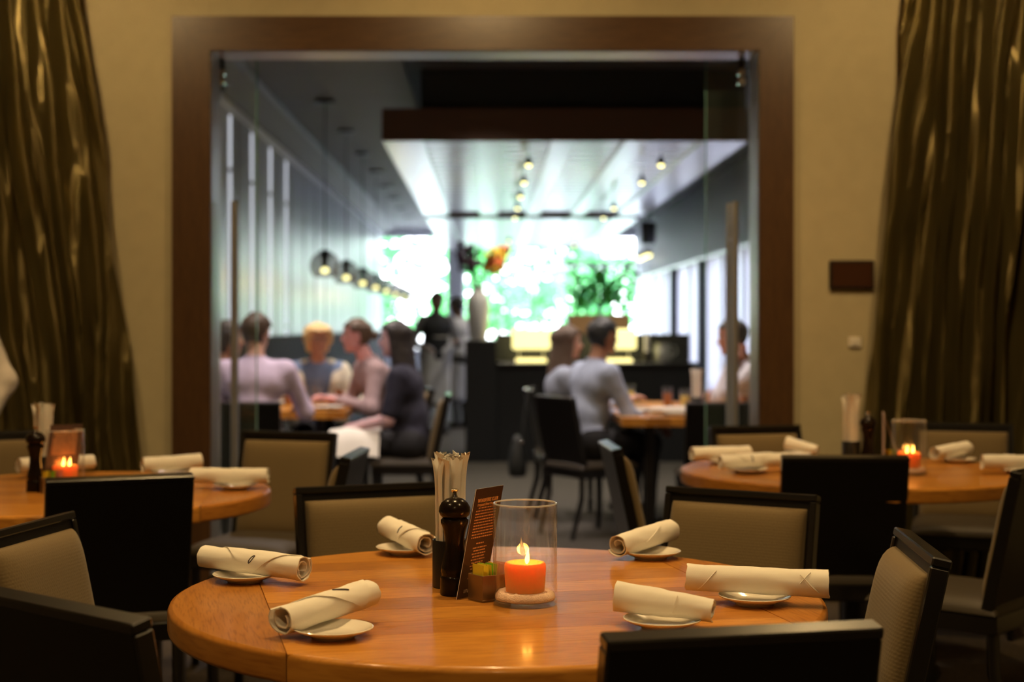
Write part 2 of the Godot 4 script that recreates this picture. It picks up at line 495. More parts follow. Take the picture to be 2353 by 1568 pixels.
# ---------- people: smooth-joined tapered capsules meshed as surface nets ----------
func field_mesh(mb: MB, prims: Array, cell: float, k: float) -> void:  # prims: [a, b, ra, rb]
	var lo := Vector3.ONE * 1e9
	var hi := -lo
	for p in prims:
		var r: float = maxf(p[2], p[3]) + cell * 3.0
		lo = lo.min(p[0].min(p[1]) - Vector3.ONE * r)
		hi = hi.max(p[0].max(p[1]) + Vector3.ONE * r)
	var nx := int((hi.x - lo.x) / cell) + 2
	var ny := int((hi.y - lo.y) / cell) + 2
	var nz := int((hi.z - lo.z) / cell) + 2
	var F := PackedFloat32Array()
	F.resize(nx * ny * nz)
	F.fill(1.0)
	for p in prims:
		var a: Vector3 = p[0]
		var ba: Vector3 = p[1] - a
		var bb := maxf(ba.length_squared(), 1e-9)
		var ra: float = p[2]
		var dr: float = p[3] - ra
		var m: float = maxf(p[2], p[3]) + k + cell * 1.5
		var l: Vector3 = (a.min(p[1]) - Vector3.ONE * m - lo) / cell
		var h: Vector3 = (a.max(p[1]) + Vector3.ONE * m - lo) / cell
		var x0 := maxi(0, int(l.x)); var x1 := mini(nx - 1, int(h.x) + 1)
		var y0 := maxi(0, int(l.y)); var y1 := mini(ny - 1, int(h.y) + 1)
		var z0 := maxi(0, int(l.z)); var z1 := mini(nz - 1, int(h.z) + 1)
		for z in range(z0, z1 + 1):
			for y in range(y0, y1 + 1):
				var row := (z * ny + y) * nx
				for x in range(x0, x1 + 1):
					var pa := lo + Vector3(x, y, z) * cell - a
					var t := clampf(pa.dot(ba) / bb, 0.0, 1.0)
					var d := (pa - ba * t).length() - ra - dr * t
					var o := F[row + x]
					var e := k - absf(o - d)
					F[row + x] = minf(o, d) - (e * e / (4.0 * k) if e > 0.0 else 0.0)
	var id := PackedInt32Array()
	id.resize(nx * ny * nz)
	id.fill(-1)
	var far := cell * 1.8
	var sy := nx
	var sz := nx * ny
	var off := [0, 1, sy, sy + 1, sz, sz + 1, sz + sy, sz + sy + 1]
	var es := [[0, 1], [2, 3], [4, 5], [6, 7], [0, 2], [1, 3], [4, 6], [5, 7], [0, 4], [1, 5], [2, 6], [3, 7]]
	for z in nz - 1:
		for y in ny - 1:
			for x in nx - 1:
				var i := z * sz + y * sy + x
				if F[i] > far or F[i] < -far:
					continue
				var mask := 0
				for c in 8:
					if F[i + off[c]] < 0.0:
						mask |= 1 << c
				if mask == 0 or mask == 255:
					continue
				var sum := Vector3.ZERO
				var cnt := 0
				for e in es:
					var A: int = e[0]
					var B: int = e[1]
					var fa := F[i + off[A]]
					var fb := F[i + off[B]]
					if (fa < 0.0) != (fb < 0.0):
						var t := fa / (fa - fb)
						sum += Vector3(A & 1, (A >> 1) & 1, A >> 2).lerp(Vector3(B & 1, (B >> 1) & 1, B >> 2), t)
						cnt += 1
				var g := Vector3(F[i + 1] - F[i] + F[i + 1 + sy + sz] - F[i + sy + sz], F[i + sy] - F[i] + F[i + 1 + sy + sz] - F[i + 1 + sz], F[i + sz] - F[i] + F[i + 1 + sy + sz] - F[i + 1 + sy])
				id[i] = mb.vert(lo + (Vector3(x, y, z) + sum / cnt) * cell, g.normalized())
	for z in range(1, nz - 1):
		for y in range(1, ny - 1):
			for x in range(1, nx - 1):
				var i := z * sz + y * sy + x
				var f := F[i]
				if f > far or f < -far:
					continue
				for ax in 3:
					var st: int = [1, sy, sz][ax]
					if (f < 0.0) == (F[i + st] < 0.0):
						continue
					var u: int = [sy, sz, 1][ax]
					var w: int = [sz, 1, sy][ax]
					var q := [id[i - u - w], id[i - w], id[i], id[i - u]]
					if q[0] < 0 or q[1] < 0 or q[2] < 0 or q[3] < 0:
						continue
					if f < 0.0:
						mb.tri_i(q[0], q[1], q[2]); mb.tri_i(q[0], q[2], q[3])
					else:
						mb.tri_i(q[0], q[2], q[1]); mb.tri_i(q[0], q[3], q[2])

func curve_at(keys: Array, t: float) -> float:
	for i in keys.size() - 1:
		if t <= keys[i + 1][0]:
			var s: float = (t - keys[i][0]) / (keys[i + 1][0] - keys[i][0])
			return lerpf(keys[i][1], keys[i + 1][1], s * s * (3 - 2 * s) * 0.4 + s * 0.6)
	return keys[-1][1]

const HEAD_W := [[0.0, 0.012], [0.04, 0.03], [0.12, 0.05], [0.25, 0.062], [0.4, 0.070], [0.6, 0.075], [0.75, 0.073], [0.87, 0.058], [0.95, 0.036], [1.0, 0.0]]
const HEAD_F := [[0.0, 0.07], [0.04, 0.083], [0.14, 0.084], [0.22, 0.086], [0.35, 0.088], [0.5, 0.088], [0.6, 0.094], [0.75, 0.088], [0.87, 0.066], [0.95, 0.04], [1.0, 0.0]]
const HEAD_B := [[0.0, 0.0], [0.1, 0.02], [0.2, 0.05], [0.35, 0.082], [0.5, 0.098], [0.65, 0.104], [0.78, 0.096], [0.88, 0.074], [0.95, 0.045], [1.0, 0.0]]

func head_at(th: float, t: float, grow := 0.0) -> Vector3:  # th 0 is the face; origin at mid head, chin to crown 0.23
	var s := sin(th)
	var c := cos(th)
	var p := Vector3(s * (curve_at(HEAD_W, t) + grow), (t - 0.5) * 0.23, c * ((curve_at(HEAD_F, t) if c > 0 else curve_at(HEAD_B, t)) + grow))
	if c > 0.0 and grow == 0.0:
		var nose := exp(-pow(th / 0.17, 2.0))
		p.z += nose * 0.024 * smoothstep(0.56, 0.36, t) * smoothstep(0.29, 0.345, t)
		p.z += nose * 0.006 * smoothstep(0.2, 0.24, t) * smoothstep(0.29, 0.26, t)
		var eye := exp(-pow((absf(th) - 0.38) / 0.17, 2.0)) * exp(-pow((t - 0.51) / 0.05, 2.0))
		p.z -= eye * 0.011
		p.z += exp(-pow((absf(th) - 0.35) / 0.3, 2.0)) * exp(-pow((t - 0.585) / 0.03, 2.0)) * 0.004
	return p

func add_head(mb: MB, t: Transform3D) -> void:
	var rows := []
	for i in 31:
		var ring := PackedVector3Array()
		for j in 40:
			var a := -TAU * j / 40.0
			ring.append(t * head_at(a, i / 30.0))
		rows.append(ring)
	mb.grid(rows, true)
	for s in [-1.0, 1.0]:
		mb.ball(t * Vector3(0.076 * s, -0.008, -0.008), Vector3(0.008, 0.031, 0.018), 10, t.basis * Basis(Vector3.UP, 0.3 * s))

func add_hair(mb: MB, t: Transform3D, style: String) -> void:
	# closed shell of rings: over the scalp it stands off the head, before the face it dips inside
	var long := style == "long" or style == "bob"
	var bottom: float = {"short": 0.16, "bob": 0.08, "long": -0.75, "tied": 0.22}[style]
	var thick: float = {"short": 0.011, "bob": 0.036, "long": 0.018, "tied": 0.015}[style]
	var nz := noise(9.0, 4, 2)
	var rows := []
	for i in 35:
		var tt: float = lerpf(bottom, 1.0, i / 34.0)
		var ring := PackedVector3Array()
		for j in 44:
			var a := -TAU * j / 44.0
			var w := absf(wrapf(a, -PI, PI))
			var edge := 0.95 if tt > 0.62 else (1.55 if not long else 1.1)
			if style == "bob" and tt < 0.62:
				edge = lerpf(1.0, 1.2, clampf((0.62 - tt) * 2.0, 0, 1))
			var cover := smoothstep(edge - 0.12, edge + 0.12, w)
			if tt > 0.78:
				cover = 1.0
			elif tt > 0.62:
				cover = maxf(cover, smoothstep(0.7, 0.8, tt))
			if style == "short" and tt < 0.42:
				cover *= smoothstep(1.75, 2.05, w)
			var hh := clampf(tt, 0.45 if long else 0.0, 1.0)
			var out := head_at(a, hh, thick * (0.9 + 0.35 * nz.get_noise_3d(sin(a), tt, cos(a))))
			var inn := head_at(a, hh, -0.016)
			var p := inn.lerp(out, cover)
			if long and tt < 0.45:
				p.y = (tt - 0.5) * 0.23
				var drop := clampf((0.45 - tt) / 1.2, 0, 1)
				p.z -= drop * 0.035 + (0.0 if cover > 0.5 else 0.02)
				p.x *= (1.0 + drop * 0.12) if style == "long" else (1.0 - drop * 0.9)
				if style == "bob":
					p.z *= 1.0 - drop * 0.7
			if style == "tied" and tt < 0.4:
				p = inn.lerp(out, cover * smoothstep(1.5, 1.9, w))
			ring.append(t * p)
		rows.append(ring)
	mb.grid(rows, true)
	mb.fan(rows[0], t.basis * Vector3.DOWN)
	if style == "tied":
		mb.ball(t * Vector3(0, 0.0, -0.125), Vector3(0.03, 0.035, 0.028), 12)
	mb.ball(t * Vector3(0, 0.098, -0.005), Vector3(0.045, 0.028, 0.06), 12, t.basis)

func bend(s: Vector3, h: Vector3, l1: float, l2: float, pole: Vector3) -> Vector3:  # elbow between shoulder and hand
	var d := h - s
	var L := clampf(d.length(), 0.05, l1 + l2 - 0.002)
	var x := (l1 * l1 - l2 * l2 + L * L) / (2 * L)
	var y := sqrt(maxf(0.0, l1 * l1 - x * x))
	var dn := d.normalized()
	var q := (pole - dn * pole.dot(dn)).normalized()
	return s + dn * x + q * y

func hand_prims(w: Vector3, dir: Vector3, palm: Vector3, side: float, curl: float) -> Array:
	var out := []
	var f := dir.normalized()
	var p := (palm - f * palm.dot(f)).normalized()
	var s := f.cross(p) * side
	for k in 4:
		var y := (k - 1.5) * 0.019
		var kn := w + f * (0.085 - absf(y) * 0.25) + s * y
		out.append([w + s * y * 0.6, kn, 0.0155, 0.0125])
		var lens: float = [0.036, 0.042, 0.039, 0.030][k]
		var a := kn
		var ang := curl * 0.55
		for j in 3:
			var dd := f * cos(ang) + p * sin(ang)
			var b: Vector3 = a + dd * lens * [1.0, 0.68, 0.55][j]
			out.append([a, b, 0.0096 - j * 0.0008, 0.0088 - j * 0.0008])
			a = b
			ang += curl
	var tb := w + f * 0.022 - s * 0.024
	var tk := tb + (f * 0.7 - s * 0.55 + p * 0.4).normalized() * 0.042
	out.append([w + f * 0.01 - s * 0.01, tb, 0.016, 0.013])
	out.append([tb, tk, 0.0125, 0.0105])
	out.append([tk, tk + (f * 0.95 - s * 0.1 + p * 0.35).normalized() * 0.032, 0.0105, 0.009])
	return out

func person(q: Dictionary) -> Node3D:
	# q: at, face (x, depth), label, pose, lean, hands [left, right], head (yaw, pitch), hair, colours
	var o := thing("person", q.label, "person", V(q.at.x, 0, q.at.y), yaw(q.face.x, q.face.y), q.get("group", ""))
	var up: float = q.get("up", 0.0)
	var stand: bool = q.get("stand", false)
	var hy := (0.93 if stand else 0.565) + up
	var lean: float = q.get("lean", 0.03)
	var hip := Vector3(0, hy, 0)
	var waist := hip + Vector3(0, 0.17, lean * 0.3)
	var chest := hip + Vector3(0, 0.36, lean * 0.8)
	var neck := hip + Vector3(0, 0.505, lean * 1.05)
	var w: float = q.get("broad", 1.0)
	var hd := neck + Vector3(0, 0.155, 0.028 + lean * 0.35)
	var torso := [[hip + Vector3(-0.075, 0, 0), hip + Vector3(0.075, 0, 0), 0.115, 0.115], [hip, waist, 0.125, 0.118], [waist + Vector3(-0.04, 0, 0), waist + Vector3(0.04, 0, 0), 0.105, 0.105], [waist, chest, 0.112, 0.118],
		[chest + Vector3(-0.08 * w, 0, 0), chest + Vector3(0.08 * w, 0, 0), 0.112, 0.112], [neck + Vector3(-0.15 * w, -0.075, -0.005), neck + Vector3(0.15 * w, -0.075, -0.005), 0.062, 0.062], [chest, neck + Vector3(0, -0.04, 0), 0.1, 0.07]]
	var skin := [[neck + Vector3(0, -0.06, 0), hd + Vector3(0, -0.06, -0.02), 0.056, 0.052]]
	var sleeves := []
	var arms := []
	var hands := []
	for sd in [1.0, -1.0]:
		var sh := neck + Vector3(0.172 * w * sd, -0.08, -0.005)
		var ht: Vector3 = q.hands[0 if sd > 0 else 1]
		var el := bend(sh, ht, 0.29, 0.255, Vector3(q.get("out", 0.5) * sd, -0.8, -0.45))
		if (ht - el).length() > 0.26:
			ht = el + (ht - el).normalized() * 0.26
		arms.append([sh, el, 0.046, 0.037]); arms.append([el, ht, 0.037, 0.025])
		sleeves.append([sh, el, 0.058, 0.048])
		if q.get("sleeve", "long") == "long":
			sleeves.append([el, el.lerp(ht, 0.93), 0.048, 0.036])
		else:
			sleeves[-1] = [sh, sh.lerp(el, 0.8), 0.06, 0.056]
		hands.append([ht, ht - el, sd])
	var legs := []
	var shoes := MB.new()
	for sd in [1.0, -1.0]:
		var h0 := hip + Vector3(0.085 * sd, -0.01, 0.02)
		var kn := Vector3(0.1 * sd, 0.50, 0.05) if stand else hip + Vector3(0.1 * sd, -0.02, 0.42)
		var an := Vector3(0.1 * sd, 0.10, 0.0) if stand else Vector3(0.1 * sd, 0.10, 0.40)
		legs.append([h0, kn, 0.085, 0.062]); legs.append([kn, an, 0.06, 0.042])
		shoes.ball(an + Vector3(0, -0.055, 0.07), Vector3(0.043, 0.045, 0.135), 12)
		shoes.ball(an + Vector3(0, -0.03, 0.0), Vector3(0.04, 0.06, 0.05), 10)
	# skin: one continuous figure under the clothes, with head and hands
	var mb := MB.new()
	var inner := []
	for p in torso + legs:
		inner.append([p[0], p[1], p[2] - 0.012, p[3] - 0.012])
	field_mesh(mb, inner + skin + arms, 0.018, 0.035)
	for h in hands:
		field_mesh(mb, hand_prims(h[0], h[1], q.get("palm", Vector3.DOWN), h[2], q.get("curl", 0.35)), 0.0058, 0.007)
	var ht := Transform3D(Basis.from_euler(Vector3(q.head.y, q.head.x, 0.0)), hd)
	add_head(mb, ht)
	var sm: StandardMaterial3D = mat("skin_%d" % used["person"], q.skin, 0.5, 0.0, {"subsurf_scatter_enabled": true, "subsurf_scatter_strength": 0.15})
	var body := part("body", mb, sm, o)
	var hb := MB.new()
	add_hair(hb, ht, q.hair)
	part("hair", hb, mat("hair_%d" % used["person"], q.hair_color, 0.55, 0.0, {"rim_enabled": true, "rim": 0.3}), o)
	var tb := MB.new()
	field_mesh(tb, torso + sleeves, 0.018, 0.045)
	tb.tube([neck + Vector3(0, -0.035, -0.004), neck + Vector3(0, 0.012, 0.0)], [0.068, 0.064], 20, false)
	part("shirt", tb, mat("shirt_%d" % used["person"], q.shirt, 0.85, 0.0, {"heightmap_enabled": true, "heightmap_texture": crease, "heightmap_scale": 1.2, "uv1_triplanar": true, "uv1_scale": Vector3(2.2, 1.4, 2.2)}), o)
	if q.has("vest"):
		var vb := MB.new()
		var vp := []
		for p in torso:
			vp.append([p[0], p[1], p[2] + 0.012, p[3] + 0.012])
		vp[5] = [neck + Vector3(-0.11, -0.09, 0), neck + Vector3(0.11, -0.09, 0), 0.072, 0.072]
		field_mesh(vb, vp, 0.018, 0.045)
		part("vest", vb, mat("vest_%d" % used["person"], q.vest, 0.8), o)
	if q.has("jacket"):  # open front jacket: two panels over the shirt
		var jb := MB.new()
		var jp := []
		for sd in [1.0, -1.0]:
			jp.append([hip + Vector3(0.115 * sd, 0.05, 0.0), chest + Vector3(0.118 * sd, 0, 0.0), 0.112, 0.112])
			jp.append([chest + Vector3(0.118 * sd, 0, 0.0), neck + Vector3(0.085 * sd, -0.05, -0.01), 0.108, 0.06])
		jp.append([chest + Vector3(-0.1, 0, -0.06), chest + Vector3(0.1, 0, -0.06), 0.1, 0.1])
		for p in sleeves:
			jp.append([p[0], p[1], p[2] + 0.012, p[3] + 0.01])
		field_mesh(jb, jp, 0.018, 0.03)
		part("jacket", jb, mat("jacket_%d" % used["person"], q.jacket, 0.85), o)
	var lb := MB.new()
	field_mesh(lb, [[hip + Vector3(-0.08, -0.01, 0), hip + Vector3(0.08, -0.01, 0), 0.121, 0.121]] + legs, 0.02, 0.04)
	part("trousers", lb, mat("trousers_%d" % used["person"], q.get("trousers", lin(0.01, 0.01, 0.013)), 0.85), o)
	if q.has("apron"):
		var ab := MB.new()
		field_mesh(ab, [[hip + Vector3(-0.075, 0.06, 0.01), Vector3(-0.1, 0.42, 0.035), 0.125, 0.082], [hip + Vector3(0.075, 0.06, 0.01), Vector3(0.1, 0.42, 0.035), 0.125, 0.082], [hip + Vector3(0, 0.02, 0.015), Vector3(0, 0.40, 0.035), 0.12, 0.085]], 0.02, 0.04)
		part("apron", ab, mat("apron_%d" % used["person"], q.apron, 0.85), o)
	part("shoes", shoes, "cup_black", o)
	for sd in [1.0, -1.0]:
		var e := MB.new()
		e.ball(ht * Vector3(0.031 * sd, 0.004, 0.0745), Vector3(0.0135, 0.008, 0.008), 10, ht.basis)
		var ey := part("eye", e, "eye_white", body)
		var ir := MB.new()
		ir.ball(ht * Vector3(0.031 * sd, 0.004, 0.0795), Vector3(0.0055, 0.0058, 0.0045), 8, ht.basis)
		part("iris", ir, "eye_dark", body)
		var br := MB.new()
		br.tube([ht * Vector3(0.014 * sd, 0.02, 0.092), ht * Vector3(0.032 * sd, 0.0255, 0.0865), ht * Vector3(0.05 * sd, 0.02, 0.071)], [0.003, 0.0036, 0.0015], 6)
		part("eyebrow", br, M["hair_%d" % used["person"]], body)
	var lp := MB.new()
	lp.tube([ht * Vector3(-0.024, -0.054, 0.079), ht * Vector3(-0.01, -0.0565, 0.0905), ht * Vector3(0.01, -0.0565, 0.0905), ht * Vector3(0.024, -0.054, 0.079)], [0.002, 0.0065, 0.0065, 0.002], 8)
	part("lips", lp, "lips", body)
	if q.get("glasses", false):
		var gb := MB.new()
		for sd in [1.0, -1.0]:
			var ring := []
			for k in 17:
				var a := TAU * k / 16.0
				ring.append(ht * Vector3(0.031 * sd + cos(a) * 0.022, 0.002 + sin(a) * 0.018, 0.099))
			gb.tube(ring, 0.002, 5, false)
			gb.tube([ht * Vector3(0.053 * sd, 0.006, 0.099), ht * Vector3(0.078 * sd, 0.006, 0.05), ht * Vector3(0.082 * sd, 0.0, -0.01)], 0.002, 5)
		gb.tube([ht * Vector3(-0.009, 0.004, 0.1), ht * Vector3(0.009, 0.004, 0.1)], 0.002, 5)
		part("glasses", gb, "lens_frame", o)
	return o

# ---------- furniture and table settings ----------
var crease: ImageTexture
var chair0: Node3D
var mill0: Node3D
var plate_mesh: ArrayMesh
var straw_mesh: Array = []

func cushion(w: float, h: float, dep: float, pw := 5.0) -> MB:  # padded slab facing +z, back at z = 0
	var b := MB.new()
	var rows := []
	for i in 19:
		var y := sin((i / 18.0 - 0.5) * PI)
		y = signf(y) * pow(absf(y), 0.75)
		var r := PackedVector3Array()
		for j in 19:
			var x := sin((j / 18.0 - 0.5) * PI)
			x = signf(x) * pow(absf(x), 0.75)
			var z := dep * pow(maxf(0.0, (1 - pow(absf(x), pw)) * (1 - pow(absf(y), pw))), 0.4) * (0.94 + 0.06 * (1 - x * x))
			r.append(Vector3(-x * w / 2, y * h / 2, z))
		rows.append(r)
	b.grid(rows)
	b.quad(Vector3(-w / 2, h / 2, 0), Vector3(w / 2, h / 2, 0), Vector3(w / 2, -h / 2, 0), Vector3(-w / 2, -h / 2, 0))
	return b

func make_chair() -> Node3D:  # faces local +z; back top centre at (0, 0.867, -0.27)
	var o := thing("dining_chair", "", "chair")
	var tilt := 0.21
	var bk := Transform3D(Basis(Vector3.RIGHT, -tilt), Vector3(0, 0.867, -0.27))
	var W := 0.42
	var p := MB.new()
	p.box(bk * Transform3D(Basis(), Vector3(0, -0.215, -0.002)), Vector3(W, 0.43, 0.03), 0.004)
	part("back_panel", p, "back_lacquer", o)
	var fr := MB.new()
	fr.box(bk * Transform3D(Basis(), Vector3(0, -0.005, 0.001)), Vector3(W + 0.004, 0.018, 0.038), 0.003)
	for s in [-1.0, 1.0]:
		fr.box(bk * Transform3D(Basis(), Vector3(s * (W / 2 - 0.007), -0.225, 0.002)), Vector3(0.018, 0.42, 0.036), 0.003)
	part("back_frame", fr, "black_lacquer", o)
	var c := cushion(W - 0.044, 0.395, 0.044, 7.0)
	var pad := part("back_pad", c, "tan_fabric", o)
	pad.transform = bk * Transform3D(Basis(), Vector3(0, -0.232, 0.0125))
	var s2 := MB.new()
	s2.bx(Vector3(0, 0.40, 0.0), Vector3(0.42, 0.06, 0.42), 0.006)
	part("seat_frame", s2, "black_lacquer", o)
	var sc := cushion(0.43, 0.43, 0.05, 6.0)
	var sp := part("seat", sc, "seat_leather", o)
	sp.transform = Transform3D(Basis(Vector3.RIGHT, -PI / 2), Vector3(0, 0.43, 0.005))
	for sx in [-1.0, 1.0]:
		var f := MB.new()
		f.tube([Vector3(sx * 0.185, 0.0, 0.185), Vector3(sx * 0.185, 0.38, 0.185)], [0.017, 0.023], 4)
		part("leg", f, "black_lacquer", o)
		var r := MB.new()
		r.tube([Vector3(sx * 0.185, 0.0, -0.26), Vector3(sx * 0.185, 0.25, -0.19), Vector3(sx * 0.185, 0.45, -0.185)], [0.016, 0.021, 0.022], 4)
		part("leg", r, "black_lacquer", o)
	return o

func chair(x: float, d: float, fx: float, fd: float, label: String, group: String) -> Node3D:
	var f := Vector2(fx, fd).normalized()
	var at := V(x + f.x * 0.27, 0, d + f.y * 0.27)
	if not chair0:
		chair0 = make_chair()
		chair0.position = at
		chair0.rotation.y = yaw(f.x, f.y)
		return meta(chair0, label, "chair", group) as Node3D
	return dup(chair0, at, yaw(f.x, f.y), label, group)

const TH := 0.76
func round_table(x: float, d: float, turn: float, label: String) -> Node3D:
	var o := thing("round_table", label, "table", V(x, 0, d), turn, "round dining tables")
	var R := 0.66
	var half := 0.467
	var th := 0.052
	var bw := half * 2 / 8.0
	for k in 8:
		var b := part("board", box_mb(Vector3(half * 2 - 0.002, th, bw - 0.0002), 0.0008), "table_wood_%d" % ((k * 3 + 1) % 4), o)
		b.position = Vector3(0, TH - th / 2, -half + bw * (k + 0.5))
	var lm := MB.new()  # leaf: circle segment beyond +z side of the square
	var n := 28
	var ch := PackedVector3Array()
	var rows := [PackedVector3Array(), PackedVector3Array(), PackedVector3Array(), PackedVector3Array(), PackedVector3Array(), PackedVector3Array()]
	var prof := [[0.010, 0.0], [0.003, -0.003], [0.0, -0.010], [0.0, -th + 0.008], [0.002, -th + 0.002], [0.008, -th]]
	for k in n + 1:
		var a := lerpf(-PI / 4, PI / 4, float(k) / n)
		for i in 6:
			var r: float = R - prof[i][0]
			var q := Vector3(sin(a) * r, prof[i][1], cos(a) * r)
			q.z = maxf(q.z, half + 0.001)
			rows[i].append(q)
		ch.append(Vector3(rows[0][k].x, 0, half + 0.0006))
	rows.reverse()
	var rr := []
	for r in rows:
		var x2 := PackedVector3Array(r)
		x2.reverse()
		rr.append(x2)
	lm.grid(rr)
	for k in n:
		lm.quad(ch[k], rows[5][k], rows[5][k + 1], ch[k + 1])
		var dn := Vector3(0, -th, 0)
		lm.quad(ch[k + 1] + dn, rows[0][k + 1], rows[0][k], ch[k] + dn)
		lm.quad(ch[k + 1], ch[k + 1] + dn, ch[k] + dn, ch[k])
	var leaf := lm.mesh()
	for k in 4:
		var l := part("leaf", leaf, "table_wood_%d" % ((k + 2) % 4), o)
		l.position.y = TH
		l.rotation.y = k * PI / 2
	var pm := MB.new()
	pm.lathe([Vector2(0, 0.02), Vector2(0.3, 0.02), Vector2(0.3, 0.03), Vector2(0.06, 0.055), Vector2(0.05, 0.08), Vector2(0.05, TH - th - 0.02), Vector2(0.2, TH - th - 0.015), Vector2(0.2, TH - th - 0.001), Vector2(0, TH - th - 0.001)], 28)
	part("pedestal", pm, "cup_black", o)
	var bm := MB.new()
	bm.lathe([Vector2(0, 0), Vector2(0.31, 0), Vector2(0.31, 0.02), Vector2(0, 0.02)], 28)
	part("base_plate", bm, "cup_black", o)
	return o

func make_plate() -> void:
	var b := MB.new()
	b.lathe([Vector2(0, 0.0), Vector2(0.038, 0.0), Vector2(0.040, 0.004), Vector2(0.058, 0.0105), Vector2(0.0705, 0.0165), Vector2(0.0712, 0.0182), Vector2(0.0698, 0.0188), Vector2(0.056, 0.0128), Vector2(0.044, 0.0085), Vector2(0.04, 0.007), Vector2(0, 0.0068)], 48)
	plate_mesh = b.mesh()

func plate(x: float, d: float, label: String, group: String, s := 1.0) -> void:
	var o := part("bread_plate", plate_mesh, "porcelain", null, V(x, TH, d))
	o.scale = Vector3.ONE * s
	meta(o, label, "plate", group)

func napkin(a: Vector3, b: Vector3, r0: float, r1: float, label: String, group: String, o := {}) -> void:
	# a rolled napkin from a to b (axis points), radii r0 and r1; optional flap [t0, t1, tip, angle0, angle1], mark, sd
	var n := thing("napkin_roll", label, "napkin", a, 0, group)
	var ax := (b - a).normalized()
	var side := ax.cross(Vector3.UP).normalized()
	var up := side.cross(ax)
	var L := (b - a).length()
	var sd: int = o.get("sd", 1)
	var nz := noise(1.0, sd, 2)
	var turns: float = o.get("turns", 2.3)
	var pt := func(t: float, ang: float, off: float) -> Vector3:  # ang counts inwards from the outer edge
		var f := 1.0 - pow(ang / (TAU * turns), 1.7) * 0.62
		var taper := lerpf(r0, r1, t) * (1.0 + 0.05 * nz.get_noise_2d(t * 2.2 + sd, 3.0))
		var r: float = taper * f + off + 0.0022 * nz.get_noise_3d(cos(ang) * 1.3, sin(ang) * 1.3, t * 3.0)
		var ph: float = ang + o.get("start", 2.2)
		var inset := (ang / (TAU * turns)) * 0.006 * signf(0.5 - t) * pow(absf(2 * t - 1), 6.0) * -1.0
		return ax * (t * L - inset + 0.003 * nz.get_noise_2d(ang * 0.7, t * 9.0) * pow(absf(2 * t - 1), 8.0)) + (side * cos(ph) * 1.06 + up * sin(ph) * (0.93 if sin(ph) < 0 else 1.0)) * r
	var b1 := MB.new()
	var na := int(turns * 26)
	var outer := []
	var inner := []
	for i in 23:
		var t := i / 22.0
		var ro := PackedVector3Array()
		var ri := PackedVector3Array()
		for k in na + 1:
			var ang := TAU * turns * k / na
			ro.append(pt.call(t, ang, 0.0))
			ri.append(pt.call(t, ang, -0.0024))
		outer.append(ro)
		ri.reverse()
		inner.append(ri)
	b1.grid(outer)
	b1.grid(inner)
	for e in [0, 22]:
		for k in na:
			var p0: Vector3 = outer[e][k]
			var p1: Vector3 = outer[e][k + 1]
			var q0: Vector3 = inner[e][na - k]
			var q1: Vector3 = inner[e][na - k - 1]
			if e == 0:
				b1.quad(p0, q0, q1, p1)
			else:
				b1.quad(p1, q1, q0, p0)
	for i in 22:
		b1.quad(outer[i][0], outer[i + 1][0], inner[i + 1][na], inner[i][na])
	part("roll", b1, "napkin_cloth", n)
	if o.has("flap"):
		var fl: Array = o.flap
		var rows := []
		var under := []
		var fp := func(t: float, ang: float, off: float) -> Vector3:
			return pt.call(t, fposmod(ang - o.get("start", 2.2), TAU), off)
		for i in 15:
			var s := i / 14.0
			var tl := lerpf(fl[0], fl[2], s)
			var tr := lerpf(fl[1], fl[2], s)
			var r := PackedVector3Array()
			var ru := PackedVector3Array()
			for j in 13:
				var t := lerpf(tl, tr, j / 12.0)
				var an := lerpf(fl[3], fl[4], s)
				r.append(fp.call(t, an, 0.0026 + 0.0012 * s))
				ru.append(fp.call(t, an, 0.0004 + 0.0006 * s))
			rows.append(r)
			ru.reverse()
			under.append(ru)
		var fm := MB.new()
		if fl[4] > fl[3]:
			for i in rows.size():
				var ra: PackedVector3Array = rows[i]
				var rb: PackedVector3Array = under[i]
				ra.reverse()
				rb.reverse()
				rows[i] = ra
				under[i] = rb
		fm.grid(rows)
		fm.grid(under)
		for i in 14:
			fm.quad(rows[i][0], rows[i + 1][0], under[i + 1][12], under[i][12])
			fm.quad(rows[i + 1][12], rows[i][12], under[i][0], under[i + 1][0])
		part("flap", fm, "napkin_cloth", n)
		if o.has("mark"):
			var mk: Array = o.mark  # [t0, ang0, t1, ang1, width]
			var ring := []
			for k in 21:
				var a2 := TAU * k / 20.0
				var c := cos(a2) * 0.5 + 0.5
				ring.append(fp.call(lerpf(mk[0], mk[2], c) + sin(a2) * mk[4] / L * 0.28, lerpf(mk[1], mk[3], c), 0.0036))
			var mm := MB.new()
			mm.tube(ring, 0.0011, 5, false)
			part("stitched_mark", mm, "thread", n)
	elif o.has("crease"):
		for cr in o.crease:
			var path := []
			for k in 9:
				var s := k / 8.0
				var an: float = lerpf(cr[1], cr[3], s)
				var t: float = lerpf(cr[0], cr[2], s)
				path.append(ax * (t * L) + (side * cos(an) * 1.06 + up * sin(an) * (0.93 if sin(an) < 0 else 1.0)) * (lerpf(r0, r1, t) + 0.0004))
			var cm := MB.new()
			cm.tube(path, 0.0011, 5)
			part("fold", cm, "napkin_cloth", n)

